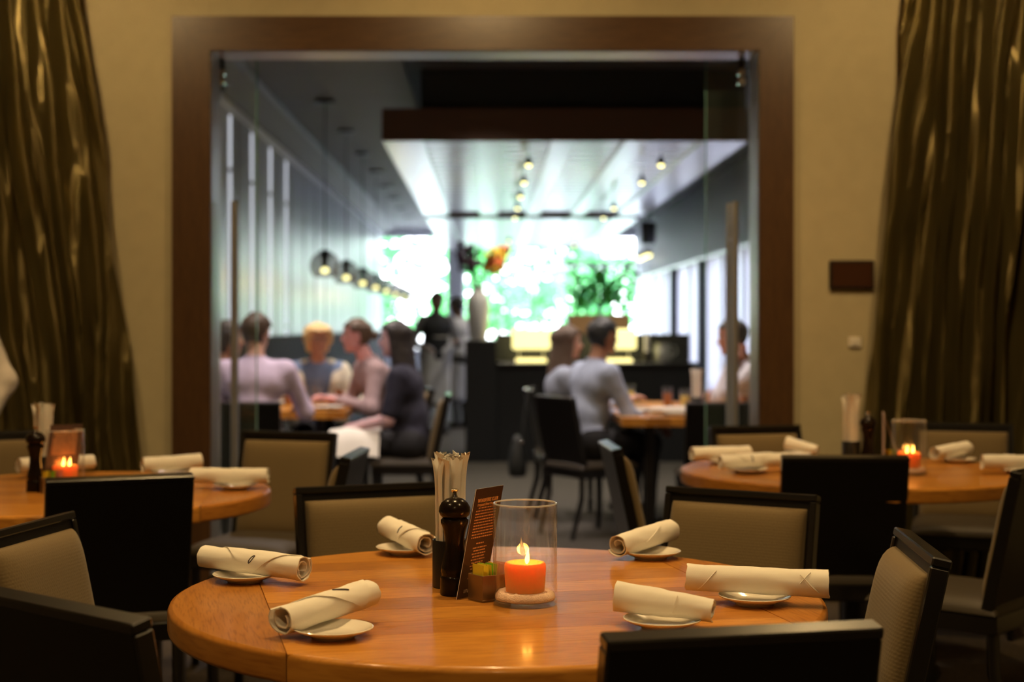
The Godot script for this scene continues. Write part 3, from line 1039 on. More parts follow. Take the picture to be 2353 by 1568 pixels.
func make_mill() -> Node3D:
	var o := thing("pepper_mill", "", "pepper mill")
	var b := MB.new()
	b.lathe([Vector2(0, 0), Vector2(0.029, 0), Vector2(0.030, 0.003), Vector2(0.029, 0.034), Vector2(0.0285, 0.037), Vector2(0.0265, 0.039), Vector2(0.0265, 0.044), Vector2(0.0285, 0.047), Vector2(0.027, 0.056), Vector2(0.0225, 0.075), Vector2(0.0195, 0.098), Vector2(0.0195, 0.112),
		Vector2(0.0225, 0.13), Vector2(0.0265, 0.142), Vector2(0.0285, 0.147), Vector2(0.0285, 0.153), Vector2(0.0245, 0.157), Vector2(0, 0.157)], 40)
	part("body", b, "mill_lacquer", o)
	var h := MB.new()
	h.lathe([Vector2(0, 0.157), Vector2(0.024, 0.157), Vector2(0.0295, 0.162), Vector2(0.0325, 0.170), Vector2(0.0315, 0.179), Vector2(0.027, 0.188), Vector2(0.018, 0.1955), Vector2(0.008, 0.1985), Vector2(0, 0.199)], 40)
	part("head", h, "mill_lacquer", o)
	var k := MB.new()
	k.lathe([Vector2(0, 0.198), Vector2(0.007, 0.1985), Vector2(0.0055, 0.203), Vector2(0.0045, 0.208), Vector2(0.0075, 0.2125), Vector2(0.0078, 0.2145), Vector2(0.005, 0.2165), Vector2(0, 0.217)], 20)
	part("knob", k, "chrome", o)
	return o

func mill(x: float, d: float, label: String) -> void:
	if not mill0:
		mill0 = make_mill()
		mill0.position = V(x, TH, d)
		meta(mill0, label, "pepper mill", "pepper mills")
	else:
		dup(mill0, V(x, TH, d), 0.7, label, "pepper mills")

func make_straws() -> void:  # three shapes of straw in a flattened paper sleeve with a crumpled end
	for k in 4:
		var b := MB.new()
		var r := noise(40.0, 60 + k, 2)
		var rows := []
		var H := 0.272
		for i in 16:
			var t := i / 15.0
			var w := 0.0095
			var th := 0.0034
			var yy := t * H
			var bend_x := 0.0
			if t > 0.86:
				var s := (t - 0.86) / 0.14
				w += 0.0055 * s
				th = lerpf(0.0034, 0.0007, s)
				bend_x = 0.008 * s * s * [1.0, -0.6, 0.3, -1.0][k]
			var ring := PackedVector3Array()
			for j in 12:
				var a := -TAU * j / 12.0
				ring.append(Vector3(cos(a) * w + 0.0012 * r.get_noise_2d(t * 9.0, 1.0), yy + (0.004 * sin(cos(a) * 6.0 + k) if t > 0.95 else 0.0), sin(a) * th + bend_x + (0.003 * sin(cos(a) * 5.0 + k * 2.0) * (t - 0.8) * 5.0 if t > 0.8 else 0.0)))
			ring.reverse()
			rows.append(ring)
		b.grid(rows, true)
		b.fan(rows[0], Vector3.DOWN)
		b.fan(rows[15], Vector3.UP)
		straw_mesh.append(b.mesh())

func straw_cup(x: float, d: float, where: String, sd: int, count := 15, scale_y := 1.0, at_y := TH) -> void:
	var o := thing("straw_cup", "black straw cup " + where, "cup", V(x, at_y, d), 0.3, "black straw cups")
	var b := MB.new()
	var R := 0.036
	b.lathe([Vector2(0, 0), Vector2(R - 0.002, 0), Vector2(R, 0.002), Vector2(R, 0.098), Vector2(R - 0.001, 0.1), Vector2(R - 0.003, 0.099), Vector2(R - 0.003, 0.004), Vector2(0, 0.004)], 36)
	part("cup", b, "cup_black", o)
	var r := RandomNumberGenerator.new()
	r.seed = sd
	for k in count:
		var s := part("drinking_straw", straw_mesh[k % 4], "straw_paper")
		var a := TAU * k * 0.618 + r.randf() * 0.3
		var q := sqrt((k + 0.5) / count) * 0.0275
		var base := Vector3(cos(a) * q * 0.85, 0.005, sin(a) * q * 0.85)
		var topp := base + Vector3(cos(a) * q * 0.24 + r.randf_range(-0.002, 0.002), 0.27, sin(a) * q * 0.24)
		var y := (topp - base).normalized()
		var xx := Vector3(-sin(a + 0.5), 0, cos(a + 0.5))
		var zz := xx.cross(y).normalized()
		xx = y.cross(zz).normalized()
		s.transform = Transform3D(Basis(xx, y * scale_y * r.randf_range(0.965, 1.02), zz), V(x, at_y, d) + base)
		meta(s, "white paper-wrapped drinking straw in the black cup " + where, "straw", "wrapped straws in the cup " + where)

func hurricane(x: float, d: float, where: String, lit := 1.0, flames := 1) -> void:
	var at := V(x, TH, d)
	var o := thing("hurricane_glass", "clear cylinder hurricane glass holding an orange candle " + where, "candle holder", at, 0, "hurricane candle holders")
	var b := MB.new()
	var R := 0.0635
	b.lathe([Vector2(0, 0), Vector2(R - 0.004, 0), Vector2(R - 0.001, 0.001), Vector2(R, 0.005), Vector2(R - 0.0003, 0.1), Vector2(R, 0.196), Vector2(R - 0.0008, 0.1985), Vector2(R - 0.002, 0.199), Vector2(R - 0.0032, 0.1975), Vector2(R - 0.0035, 0.19), Vector2(R - 0.0035, 0.012), Vector2(R - 0.007, 0.009), Vector2(0, 0.009)], 64)
	part("glass", b, "glass", o)
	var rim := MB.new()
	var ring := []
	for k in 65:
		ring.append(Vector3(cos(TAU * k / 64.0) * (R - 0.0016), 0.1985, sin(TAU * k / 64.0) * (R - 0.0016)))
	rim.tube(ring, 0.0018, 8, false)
	part("rim", rim, "glass_rim_highlight", o)  # whitish ring painting the bright highlight along the lip
	var s := MB.new()
	var nz := noise(60.0, 6, 2)
	var srows := []
	for q in [[0.0, 0.0095], [R - 0.006, 0.0095], [R - 0.0042, 0.012], [R - 0.0042, 0.017], [R - 0.009, 0.024], [0.05, 0.026], [0.043, 0.025], [0.03, 0.0243], [0.0, 0.0243]]:
		var sr := PackedVector3Array()
		for k in 48:
			var a := TAU * k / 48.0
			var c2: Vector3 = Vector3(cos(a), 0, sin(a)) * q[0]
			sr.append(c2 + Vector3(0, q[1] + (0.0035 * nz.get_noise_2d(c2.x, c2.z) if q[1] > 0.015 and q[0] > 0.044 else 0.0), 0))
		srows.append(sr)
	s.grid(srows, true)
	var br := MB.new()
	br.lathe([Vector2(0.02, 0.0002), Vector2(R - 0.003, 0.0002), Vector2(R - 0.0006, 0.003), Vector2(R - 0.0008, 0.0085), Vector2(R - 0.004, 0.0088), Vector2(0.02, 0.0088)], 48)
	part("base", br, "glass_base", o)
	part("sand", s, "sand", o)
	var c := thing("pillar_candle", "lit orange pillar candle in sand inside the glass cylinder " + where, "candle", at + Vector3(0, 0.0243, 0), 0.4, "orange candles")
	var w := MB.new()
	w.lathe([Vector2(0, 0), Vector2(0.037, 0), Vector2(0.0385, 0.003), Vector2(0.0405, 0.03), Vector2(0.0415, 0.045), Vector2(0.041, 0.053), Vector2(0.0385, 0.0575), Vector2(0.035, 0.058), Vector2(0.0315, 0.055), Vector2(0.028, 0.048), Vector2(0.018, 0.044), Vector2(0, 0.043)], 48)
	part("wax", w, "wax", c)
	for k in flames:
		var px := Vector3(0.004 + k * 0.019 - (0.012 if flames > 1 else 0.0), 0, -0.004 + 0.01 * k)
		var wk := MB.new()
		wk.tube([px + Vector3(0, 0.043, 0), px + Vector3(0.0005, 0.05, 0), px + Vector3(0.002, 0.055, 0)], 0.0011, 6)
		part("wick", wk, "wick", c)
		var f := MB.new()
		f.lathe([Vector2(0, 0.0), Vector2(0.003, 0.003), Vector2(0.0047, 0.009), Vector2(0.0042, 0.015), Vector2(0.0024, 0.023), Vector2(0.0009, 0.03), Vector2(0, 0.034)], 14, Transform3D(Basis(Vector3.BACK, -0.12), px + Vector3(0.001, 0.052, 0)))
		part("flame", f, "flame", c)
		var l := OmniLight3D.new()
		l.name = "flame_light"
		l.light_color = Color(1.0, 0.66, 0.28)
		l.light_energy = 0.007 * lit / flames
		l.light_size = 0.006
		l.omni_range = 8.0
		l.shadow_enabled = true
		l.position = px + Vector3(0.002, 0.066, 0)
		c.add_child(l)

func sugar_caddy(x: float, d: float, turn: float, where: String) -> void:
	var o := thing("sugar_caddy", "small bronze metal sugar caddy with packets " + where, "caddy", V(x, TH, d), turn, "sugar caddies")
	var b := MB.new()
	var hs := 0.034
	for s in [-1.0, 1.0]:
		b.bx(Vector3(s * hs, 0.027, 0), Vector3(0.002, 0.05, 0.05), 0.0006)
		b.bx(Vector3(0, 0.027, s * 0.024), Vector3(hs * 2, 0.05, 0.002), 0.0006)
	b.bx(Vector3(0, 0.002, 0), Vector3(hs * 2 + 0.003, 0.004, 0.053), 0.001)
	part("tray", b, "caddy_metal", o)
	for k in 9:
		var m: String = ["packet_yellow", "packet_yellow", "packet_green", "packet_yellow", "packet_green", "packet_yellow", "packet_pink", "packet_pink", "packet_pink"][k]
		var pk := MB.new()
		var rows := []
		for i in 7:
			var y := lerpf(-0.03, 0.03, i / 6.0)
			var rw := PackedVector3Array()
			for j in 10:
				var a := -TAU * j / 10.0
				rw.append(Vector3(cos(a) * 0.019, y, sin(a) * 0.0018 * (1.0 - pow(absf(y) / 0.03, 4.0) * 0.8)))
			rw.reverse()
			rows.append(rw)
		pk.grid(rows, true)
		pk.fan(rows[0], Vector3.DOWN)
		pk.fan(rows[6], Vector3.UP)
		var q := part("sugar_packet", pk, m)
		q.transform = o.transform * Transform3D(Basis.from_euler(Vector3(0.12 * sin(k * 1.7), PI / 2 + 0.12 * sin(k * 2.3), 0.2 * sin(k * 3.1))), Vector3(-0.028 + k * 0.007, 0.042, 0.004 * sin(k * 2.0)))
		meta(q, m.trim_prefix("packet_") + " paper sugar packet in the bronze caddy " + where, "sugar packet", m.trim_prefix("packet_") + " sugar packets in the caddy " + where)

func menu_card(bl: Vector3, br: Vector3, tl: Vector3, back: Vector3, where: String, print_words := true) -> void:
	# tent card: printed front panel bl-br-tl, plain back panel down to 'back' offset from bl
	var o := thing("menu_card", "brown table tent card with orange print " + where, "menu card", bl, 0, "table tent cards")
	var w := br - bl
	var h := tl - bl
	var nn := w.cross(h).normalized()
	var th := 0.0012
	var f := MB.new()
	f.quad(nn * th, w + nn * th, w + h + nn * th, h + nn * th)
	part("printed_panel", f, "card_brown", o)
	var e := MB.new()
	e.quad(w, Vector3.ZERO, h, w + h)
	for q in [[Vector3.ZERO, w], [w, w + h], [w + h, h], [h, Vector3.ZERO]]:
		e.quad(q[0], q[1], q[1] + nn * th, q[0] + nn * th)
	part("panel_edge", e, "card_back", o)
	var p := MB.new()
	p.quad(back + w, back, h, h + w)
	p.quad(back, back + w, h + w - nn * 0.0006, h - nn * 0.0006)
	part("back_panel", p, "card_back", o)
	if print_words:
		var rows := [["WOODFIRE CLUB", 0.885, 0.74, true], ["Frequent Diner Program", 0.845, 0.70, false]]
		for r in rows:
			var t := TextMesh.new()
			var fn := SystemFont.new()
			fn.font_names = PackedStringArray(["Droid Serif"])
			fn.font_weight = 700 if r[3] else 400
			fn.font_italic = not r[3]
			t.font = fn
			t.text = r[0]
			t.font_size = 64
			t.pixel_size = 0.001
			t.depth = 0.0005
			t.curve_step = 2.0
			var sz := t.get_aabb().size
			var lo := part("lettering", t, "card_ink", o)
			var sx: float = w.length() * r[2] / sz.x
			lo.transform = Transform3D(Basis(w.normalized() * sx, h.normalized() * sx * 1.25, nn), w * 0.5 + h * r[1] + nn * (th + 0.0003))

# ---------- the two rooms ----------
const WD := 7.15     # depth of the doorway wall
const WT := 0.2
const CEIL := 3.3
const HC := 3.41     # hall ceiling

func slab(called: String, x0: float, x1: float, y0: float, y1: float, d0: float, d1: float, m: String, e := 0.002) -> MeshInstance3D:
	return struct(called, box_mb(Vector3(x1 - x0, y1 - y0, d1 - d0), e), m, V((x0 + x1) / 2, (y0 + y1) / 2, (d0 + d1) / 2))

func piece(parent: Node3D, called: String, x0: float, x1: float, y0: float, y1: float, d0: float, d1: float, m: String, e := 0.003) -> MeshInstance3D:
	var p := part(called, box_mb(Vector3(x1 - x0, y1 - y0, d1 - d0), e), m, parent)
	p.position = V((x0 + x1) / 2, (y0 + y1) / 2, (d0 + d1) / 2) - parent.position
	return p

const OX0 := -1.323
const OX1 := 1.298
const OY := 2.625

func dining_room() -> void:
	slab("floor", -3.6, 3.6, -0.1, 0, -2.2, WD + WT, "carpet")
	slab("ceiling", -3.6, 3.6, CEIL, CEIL + 0.1, -2.2, WD + WT, "ceiling_paint")
	slab("wall_left", -3.6, -3.4, 0, CEIL, -2.2, WD, "wall_paint")
	slab("wall_right", 3.4, 3.6, 0, CEIL, -2.2, WD, "wall_paint")
	slab("wall_back", -3.6, 3.6, 0, CEIL, -2.4, -2.2, "wall_paint")
	slab("wall_front", -3.6, OX0 - 0.01, 0, CEIL + 0.3, WD, WD + WT, "wall_paint")
	slab("wall_front", OX1 + 0.01, 3.6, 0, CEIL + 0.3, WD, WD + WT, "wall_paint")
	slab("wall_front", OX0 - 0.01, OX1 + 0.01, OY + 0.01, CEIL + 0.3, WD, WD + WT, "wall_paint")
	# steel lining of the opening
	var l1 := slab("trim_1", OX0 - 0.012, OX0, 0, OY, WD - 0.02, WD + WT + 0.01, "liner_steel")
	slab("trim_2", OX1, OX1 + 0.012, 0, OY, WD - 0.02, WD + WT + 0.01, "liner_steel")
	slab("trim_3", OX0 - 0.012, OX1 + 0.012, OY, OY + 0.012, WD - 0.02, WD + WT + 0.01, "liner_steel")
	# mitred timber architrave
	var X0 := -1.512
	var X1 := 1.468
	var Y1 := 2.793
	var zf := -(WD - 0.035)
	var zb := -WD
	var sides := [[Vector2(OX0 - 0.005, 0), Vector2(OX0 - 0.005, OY + 0.004), Vector2(X0, Y1), Vector2(X0, 0)], [Vector2(OX1 + 0.005, OY + 0.004), Vector2(OX1 + 0.005, 0), Vector2(X1, 0), Vector2(X1, Y1)], [Vector2(OX0 - 0.005, OY + 0.004), Vector2(OX1 + 0.005, OY + 0.004), Vector2(X1, Y1), Vector2(X0, Y1)]]
	for k in 3:
		var q: Array = sides[k]
		var b := MB.new()
		var e := 0.003
		var c := Vector2.ZERO
		for p in q:
			c += p / 4.0
		var fr := []
		var bk := []
		var mid := []
		for p in q:
			var inn: Vector2 = p + (c - p).normalized() * e * 0.35
			fr.append(Vector3(inn.x, inn.y, zf))
			mid.append(Vector3(p.x, p.y, zf - e))
			bk.append(Vector3(p.x, p.y, zb))
		var cc: float = (q[1] - q[0]).cross(q[2] - q[0])
		if cc < 0:
			fr.reverse(); bk.reverse(); mid.reverse()
		b.quad(fr[0], fr[1], fr[2], fr[3])
		for i in 4:
			var j := (i + 1) % 4
			b.quad(mid[i], mid[j], fr[j], fr[i])
			b.quad(bk[i], bk[j], mid[j], mid[i])
		struct("trim_%d" % (4 + k), b, "frame_wood" if k == 2 else "frame_wood_upright")
	slab("baseboard_front", -3.4, X0, 0, 0.12, WD - 0.015, WD, "frame_wood")
	slab("baseboard_front", X1, 3.4, 0, 0.12, WD - 0.015, WD, "frame_wood")

func glass_door(x0: float, x1: float, pull_x: float, roll_x: float, free: float, label: String) -> void:
	var dd := 7.42
	var o := thing("sliding_glass_door", label, "glass door", V((x0 + x1) / 2, 0, dd), 0, "sliding glass doors")
	piece(o, "pane", x0 + 0.003, x1 - 0.003, 0.012, 2.64, dd - 0.005, dd + 0.005, "door_glass", 0.001)
	for x in [x0, x1]:
		piece(o, "pane_edge", x - 0.003, x + 0.003, 0.012, 2.64, dd - 0.005, dd + 0.005, "glass_edge", 0.001)
	piece(o, "bottom_rail", x0, x1, 0.0, 0.06, dd - 0.014, dd + 0.014, "brushed_steel")
	for x in [roll_x, roll_x - 0.6 * free]:
		var h := Node3D.new()
		h.name = "roller_hanger"
		o.add_child(h, true)
		h.position = Vector3(x, 2.5, -dd + 0.03) - o.position
		part("strap", box_mb(Vector3(0.03, 0.2, 0.012), 0.003, Vector3(0, 0.08, 0)), "hall_black", h)
		for y in [0.02, 0.065]:
			var s := MB.new()
			s.lathe([Vector2(0, -0.02), Vector2(0.019, -0.02), Vector2(0.021, -0.016), Vector2(0.021, 0.014), Vector2(0.017, 0.018), Vector2(0, 0.018)], 24, Transform3D(Basis(Vector3.RIGHT, PI / 2), Vector3(0, y, 0.012)))
			part("clamp_disc", s, "chrome", h)
	for s in [-1.0, 1.0]:
		var p := MB.new()
		p.tube([Vector3(pull_x + 0.006 * s, 0.14, -dd + 0.055 * s), Vector3(pull_x + 0.006 * s, 1.925, -dd + 0.055 * s)], 0.0165, 20)
		for y in [0.32, 1.74]:
			p.tube([Vector3(pull_x, y, -dd), Vector3(pull_x + 0.006 * s, y, -dd + 0.05 * s)], 0.008, 10)
		var pp := part("pull_bar", p, "brushed_steel", o)
		pp.position = -o.position

func curtain(x0: float, edge_top: float, slope: float, out: float, label: String, sd: int, folds: float) -> void:
	# gathered at the rail, fanning out towards the floor; out = -1 hangs left of its free edge
	var b := MB.new()
	var nz := noise(1.0, sd, 2)
	var rows := []
	var back := []
	var nu := 300
	var nv := 60
	for i in nv + 1:
		var y := lerpf(0.01, 3.22, float(i) / nv)
		var edge := edge_top + slope * (2.88 - y)
		var drop := (3.22 - y) / 3.2
		var r := PackedVector3Array()
		var rb := PackedVector3Array()
		for j in nu + 1:
			var u := float(j) / nu
			var x := lerpf(x0, edge, u) if out < 0 else lerpf(edge, x0, u)
			var fu := u * folds + 0.9 * nz.get_noise_2d(u * 5.0, y * 0.35) + 0.25 * nz.get_noise_2d(u * 14.0, y * 0.9 + 4.0)
			var w := sin(fu * TAU)
			var amp := 0.05 + 0.025 * nz.get_noise_2d(u * 9.0 + 7.0, y * 0.5)
			var ridge := signf(w) * pow(absf(w), 0.7)
			var z := amp * ridge * (0.75 + 0.45 * drop) + 0.012 * sin(fu * TAU * 2.0 + 1.3 + drop * 2.0)
			z += 0.02 * nz.get_noise_2d(u * 3.0 + 20.0, y * 1.2) * drop
			var cr := nz.get_noise_2d(u * 26.0, y * 5.0 + 40.0)
			z += 0.007 * cr * cr * signf(cr) * (0.3 + drop)
			z += 0.010 * exp(-pow((nz.get_noise_2d(u * 7.0, y * 1.6 + 90.0) - 0.1) * 7.0, 2.0)) * drop
			var p := Vector3(x + 0.012 * cos(fu * TAU) * (1.0 - 0.3 * drop), y, -(WD - 0.13) + z)
			r.append(p)
			rb.append(p + Vector3(0, 0, -0.006))
		r.reverse()
		rows.append(r)
		back.append(rb)
	b.grid(rows)
	b.grid(back)
	for i in nv:
		for j in [0, nu]:
			b.quad(rows[i][j], rows[i + 1][j], back[i + 1][nu - j], back[i][nu - j])
	var o := part("curtain", b, "curtain")
	meta(o, label, "curtain", "olive satin curtains")

func downlight(x: float, d: float, y: float, e: float, angle: float, warm: Color, label: String, group: String, aim := Vector3.DOWN) -> void:
	var o := thing("recessed_downlight", label, "ceiling light", V(x, y, d), 0, group)
	var b := MB.new()
	b.lathe([Vector2(0.055, -0.001), Vector2(0.08, -0.001), Vector2(0.085, -0.005), Vector2(0.08, -0.009), Vector2(0.06, -0.007), Vector2(0.055, -0.001)], 28)
	part("trim_ring", b, "switch_white", o)
	var g := MB.new()
	g.lathe([Vector2(0, -0.004), Vector2(0.055, -0.004), Vector2(0.055, -0.001), Vector2(0, -0.001)], 24)
	part("lamp_lens", g, "lamp_glow", o)
	var s := SpotLight3D.new()
	s.name = "spot_light"
	s.light_color = warm
	s.light_energy = e
	s.spot_angle = angle
	s.spot_angle_attenuation = 0.8
	s.spot_range = 14.0
	s.light_size = 0.05
	s.shadow_enabled = true
	o.add_child(s)
	s.position = Vector3(0, -0.02, 0)
	s.basis = Basis.looking_at(aim, Vector3.FORWARD if absf(aim.normalized().y) > 0.95 else Vector3.UP)

func room_furniture() -> void:
	round_table(0.02, 3.04, 0.217, "round wooden table set with six napkin rolls in front of the doorway")
	round_table(-1.386, 4.94, 0.1, "round wooden table below the curtain beside a person's sleeve")
	round_table(1.40, 5.65, 0.3, "round wooden table below the small dark wall panel")
	var g := "chairs round the six-napkin table"
	chair(-1.03, 3.29, 0.98, -0.2, "tan-padded chair whose pad faces the black chair back with candle above it", g)
	chair(-0.677, 2.344, 0.64, 0.77, "black-backed chair cut off at the frame edge, half hiding the tan pad behind it", g)
	chair(0.37, 2.14, -0.22, 0.975, "black chair back hiding a plate and the tip of its napkin roll", g)
	chair(0.877, 3.0, -0.995, 0.1, "tan chair seen in profile, its glossy black top edge gleaming", g)
	chair(0.674, 3.94, -0.52, -0.854, "tan-padded chair behind the table, beside the long plain napkin roll", g)
	chair(-0.325, 4.09, 0.37, -0.93, "tan-padded chair behind the pepper mill and the wrapped straws", g)
	g = "chairs round the table beside the sleeve"
	chair(-1.064, 4.31, -0.39, 0.92, "large black chair back right below a candle, beside two napkin rolls", g)
	chair(-0.455, 5.14, -0.99, 0.07, "black chair seen edge-on below the lap of the navy-dressed woman", g)
	chair(-0.816, 6.12, -0.3, -0.95, "tan chair standing in front of the glass door's steel pull", g)
	chair(-1.97, 6.15, 0.4, -0.9, "tan chair below the olive curtain, behind straws and a menu card", g)
	g = "chairs round the table below the wall panel"
	chair(1.2, 4.985, 0.05, 1.0, "large black chair back in front of straws and pepper mill, below the wall panel", g)
	chair(0.45, 5.47, 0.99, 0.04, "black chair seen edge-on with a thin tan strip, under the grey-shirted man", g)
	chair(1.165, 6.48, 0.25, -0.97, "tan chair standing against the brown door frame", g)
	chair(2.13, 6.65, -0.3, -0.95, "tan chair standing against the folds of the curtain", g)
	chair(1.72, 4.6, -0.75, 0.66, "dark chair with its leather seat in view, cut off at the frame edge", g)

	# the six-napkin table
	g = "bread plates on the six-napkin table"
	plate(-0.52, 3.19, "white bread plate under the napkin roll with a pointed flap and oval mark", g, 0.98)
	plate(-0.272, 2.62, "white bread plate under the napkin roll with an open end", g)
	plate(-0.197, 3.575, "white bread plate behind the straw cup", g)
	plate(0.386, 3.51, "white bread plate under the plain roll near the tan chair", g)
	plate(0.527, 2.93, "white bread plate under the longest napkin roll", g)
	plate(0.318, 2.70, "white bread plate half hidden by a black chair back", g)
	g = "napkin rolls on the six-napkin table"
	var T := TH
	napkin(V(-0.622, T + 0.045, 3.25), V(-0.385, T + 0.036, 3.135), 0.0275, 0.0285, "white napkin roll with a pointed flap and stitched oval mark", g, {"sd": 3, "start": 2.4, "flap": [0.14, 0.96, 0.55, 2.25, -0.75], "mark": [0.57, 0.75, 0.535, 0.12, 0.012]})
	napkin(V(-0.362, T + 0.033, 2.60), V(-0.218, T + 0.0525, 2.77), 0.0285, 0.029, "white napkin roll with an open end, lying on the plate nearest its own flap", g, {"sd": 8, "start": 2.5, "turns": 1.75, "flap": [0.16, 0.98, 0.80, 2.25, -0.6], "mark": [0.56, 1.5, 0.68, 0.95, 0.010]})
	napkin(V(-0.247, T + 0.052, 3.68), V(-0.142, T + 0.034, 3.50), 0.0285, 0.0285, "white napkin roll with a short stitched mark behind the straw cup", g, {"sd": 12, "start": 2.6, "flap": [0.18, 0.9, 0.55, 2.25, -0.2], "mark": [0.52, 1.0, 0.54, 0.3, 0.004]})
	napkin(V(0.302, T + 0.034, 3.47), V(0.445, T + 0.052, 3.62), 0.0285, 0.029, "plain white napkin roll before the tan-padded chair, leaning up from its open end", g, {"sd": 17, "start": 3.6, "turns": 2.0, "crease": [[0.35, -0.1, 0.7, 0.9]]})
	napkin(V(0.397, T + 0.048, 2.965), V(0.668, T + 0.045, 2.90), 0.0285, 0.0295, "long plain white napkin roll with slanting folds near the table's rim", g, {"sd": 23, "start": 4.4, "turns": 1.6, "crease": [[0.09, -0.86, 0.22, 0.7], [0.93, -0.56, 0.8, 0.7], [0.8, 0.1, 0.87, 0.9]]})
	napkin(V(0.238, T + 0.050, 2.745), V(0.41, T + 0.034, 2.685), 0.031, 0.0225, "white napkin roll tapering towards the black chair back", g, {"sd": 29, "start": 4.6, "turns": 1.7, "crease": [[0.62, -0.46, 0.64, 0.9]]})
	var wh := "on the six-napkin table"
	straw_cup(-0.080, 3.125, wh, 71, 22)
	mill(-0.067, 3.035, "black pepper mill with a chrome knob on the six-napkin table")
	menu_card(V(-0.0626, T + 0.001, 2.972), V(-0.006, T + 0.001, 3.055), V(-0.0235, T + 0.213, 3.05), Vector3(-0.004, 0.0, -0.085), wh)
	sugar_caddy(0.004, 2.985, 0.62, wh)
	hurricane(0.0745, 2.935, wh)

	# the table beside the sleeve
	g = "settings on the table beside the sleeve"
	plate(-0.845, 4.98, "white bread plate at the rim of the table beside the sleeve", g)
	plate(-1.16, 5.43, "white bread plate behind the black chair back, near the curtain's hem", g)
	plate(-1.62, 5.42, "white bread plate behind the candle beside the sleeve", g)
	g = "napkin rolls on the table beside the sleeve"
	napkin(V(-1.0, T + 0.045, 5.0), V(-0.735, T + 0.045, 4.99), 0.028, 0.027, "white napkin roll lying along the rim before the tan chair and glass door", g, {"sd": 31, "start": 4.0})
	napkin(V(-1.255, T + 0.042, 5.40), V(-1.06, T + 0.05, 5.50), 0.028, 0.028, "white napkin roll standing out against the brown door frame", g, {"sd": 37, "start": 3.4})
	napkin(V(-1.68, T + 0.048, 5.32), V(-1.46, T + 0.046, 5.50), 0.028, 0.028, "white napkin roll seen through the hurricane glass beside the sleeve", g, {"sd": 43, "start": 3.4})
	wh = "on the table beside the sleeve"
	straw_cup(-1.53, 5.12, wh, 73, 20)
	mill(-1.495, 4.915, "slim black pepper mill beside the menu card near the sleeve")
	menu_card(V(-1.478, T + 0.001, 4.93), V(-1.385, T + 0.001, 4.99), V(-1.468, T + 0.215, 4.99), Vector3(-0.02, 0, -0.085), wh)
	sugar_caddy(-1.43, 4.88, 0.5, wh)
	hurricane(-1.412, 4.99 - 0.02, wh, 1.0, 2)

	# the table below the wall panel
	g = "settings on the table below the wall panel"
	plate(0.965, 5.52, "white bread plate under the napkin with a black mark below the wall panel", g, 1.1)
	plate(0.94, 5.86, "white bread plate under the plain napkin against the black chairs", g)
	plate(1.30, 6.18, "white bread plate under the upturned napkin before the door frame", g)
	plate(1.885, 5.95, "white bread plate under the napkin by the curtain folds", g)
	plate(1.97, 5.50, "white bread plate at the frame edge under a napkin roll", g)
	g = "napkin rolls on the table below the wall panel"
	napkin(V(0.80, T + 0.046, 5.83), V(1.04, T + 0.045, 5.90), 0.028, 0.028, "plain white napkin roll against the far black chairs, at the table's rim", g, {"sd": 47, "start": 3.9})
	napkin(V(0.865, T + 0.04, 5.54), V(1.13, T + 0.045, 5.60), 0.026, 0.028, "white napkin roll with a black stitched mark, half hidden by the black chair back", g, {"sd": 53, "start": 4.0, "flap": [0.12, 0.85, 0.45, 2.2, -0.66], "mark": [0.44, 0.94, 0.45, -0.06, 0.006]})
	napkin(V(1.25, T + 0.06, 6.20), V(1.36, T + 0.035, 6.12), 0.03, 0.02, "small upturned white napkin beside the straw cup", g, {"sd": 59, "start": 3.0})
	napkin(V(1.775, T + 0.042, 5.9), V(1.945, T + 0.055, 6.02), 0.028, 0.029, "white napkin roll between the candle glass and the curtain folds", g, {"sd": 61, "start": 3.2})
	napkin(V(1.83, T + 0.045, 5.50), V(2.09, T + 0.045, 5.48), 0.028, 0.028, "white napkin roll cut off at the frame edge, beside the candle", g, {"sd": 67, "start": 3.9})
	wh = "below the wall panel"
	straw_cup(1.415, 5.78, wh, 79, 20)
	mill(1.468, 5.73, "black pepper mill standing against the white straws below the wall panel")
	menu_card(V(1.512, T + 0.001, 5.66), V(1.53, T + 0.001, 5.76), V(1.515, T + 0.215, 5.67), Vector3(0.07, 0, 0.01), wh, false)
	sugar_caddy(1.56, 5.72, 0.2, wh)
	hurricane(1.555, 5.48, wh, 1.0, 2)

	# on the doorway wall
	var wp := thing("wall_panel", "small dark framed panel on the beige wall beside the curtain", "wall panel", V(1.75, 1.552, WD))
	piece(wp, "frame", 1.643, 1.857, 1.483, 1.622, WD - 0.022, WD, "panel_frame", 0.004)
	piece(wp, "screen", 1.655, 1.845, 1.495, 1.610, WD - 0.0235, WD - 0.02, "panel_screen", 0.001)
	var sw := thing("wall_switch", "small white square switch on the beige wall below the dark panel", "switch", V(1.767, 1.230, WD))
	piece(sw, "plate", 1.738, 1.796, 1.205, 1.254, WD - 0.012, WD, "switch_white", 0.003)
	piece(sw, "rocker", 1.753, 1.781, 1.216, 1.243, WD - 0.016, WD - 0.011, "switch_white", 0.002)
	curtain(-3.38, -1.915, 0.128, -1, "olive satin curtain fanning down beside the brown door frame's bare wall", 101, 14.0)
	curtain(3.38, 1.985, -0.106, 1, "olive satin curtain with narrow folds partly covering the dark wall panel", 202, 20.0)
	var rail := MB.new()
	rail.tube([V(-3.39, 3.24, WD - 0.13), V(-1.8, 3.24, WD - 0.13)], 0.015, 10)
	meta(part("curtain_rail", rail, "hall_black"), "dark curtain rail above the curtain near the sleeve", "rail")
	var rail2 := MB.new()
	rail2.tube([V(1.8, 3.24, WD - 0.13), V(3.39, 3.24, WD - 0.13)], 0.015, 10)
	meta(part("curtain_rail", rail2, "hall_black"), "dark curtain rail above the curtain near the wall panel", "rail")

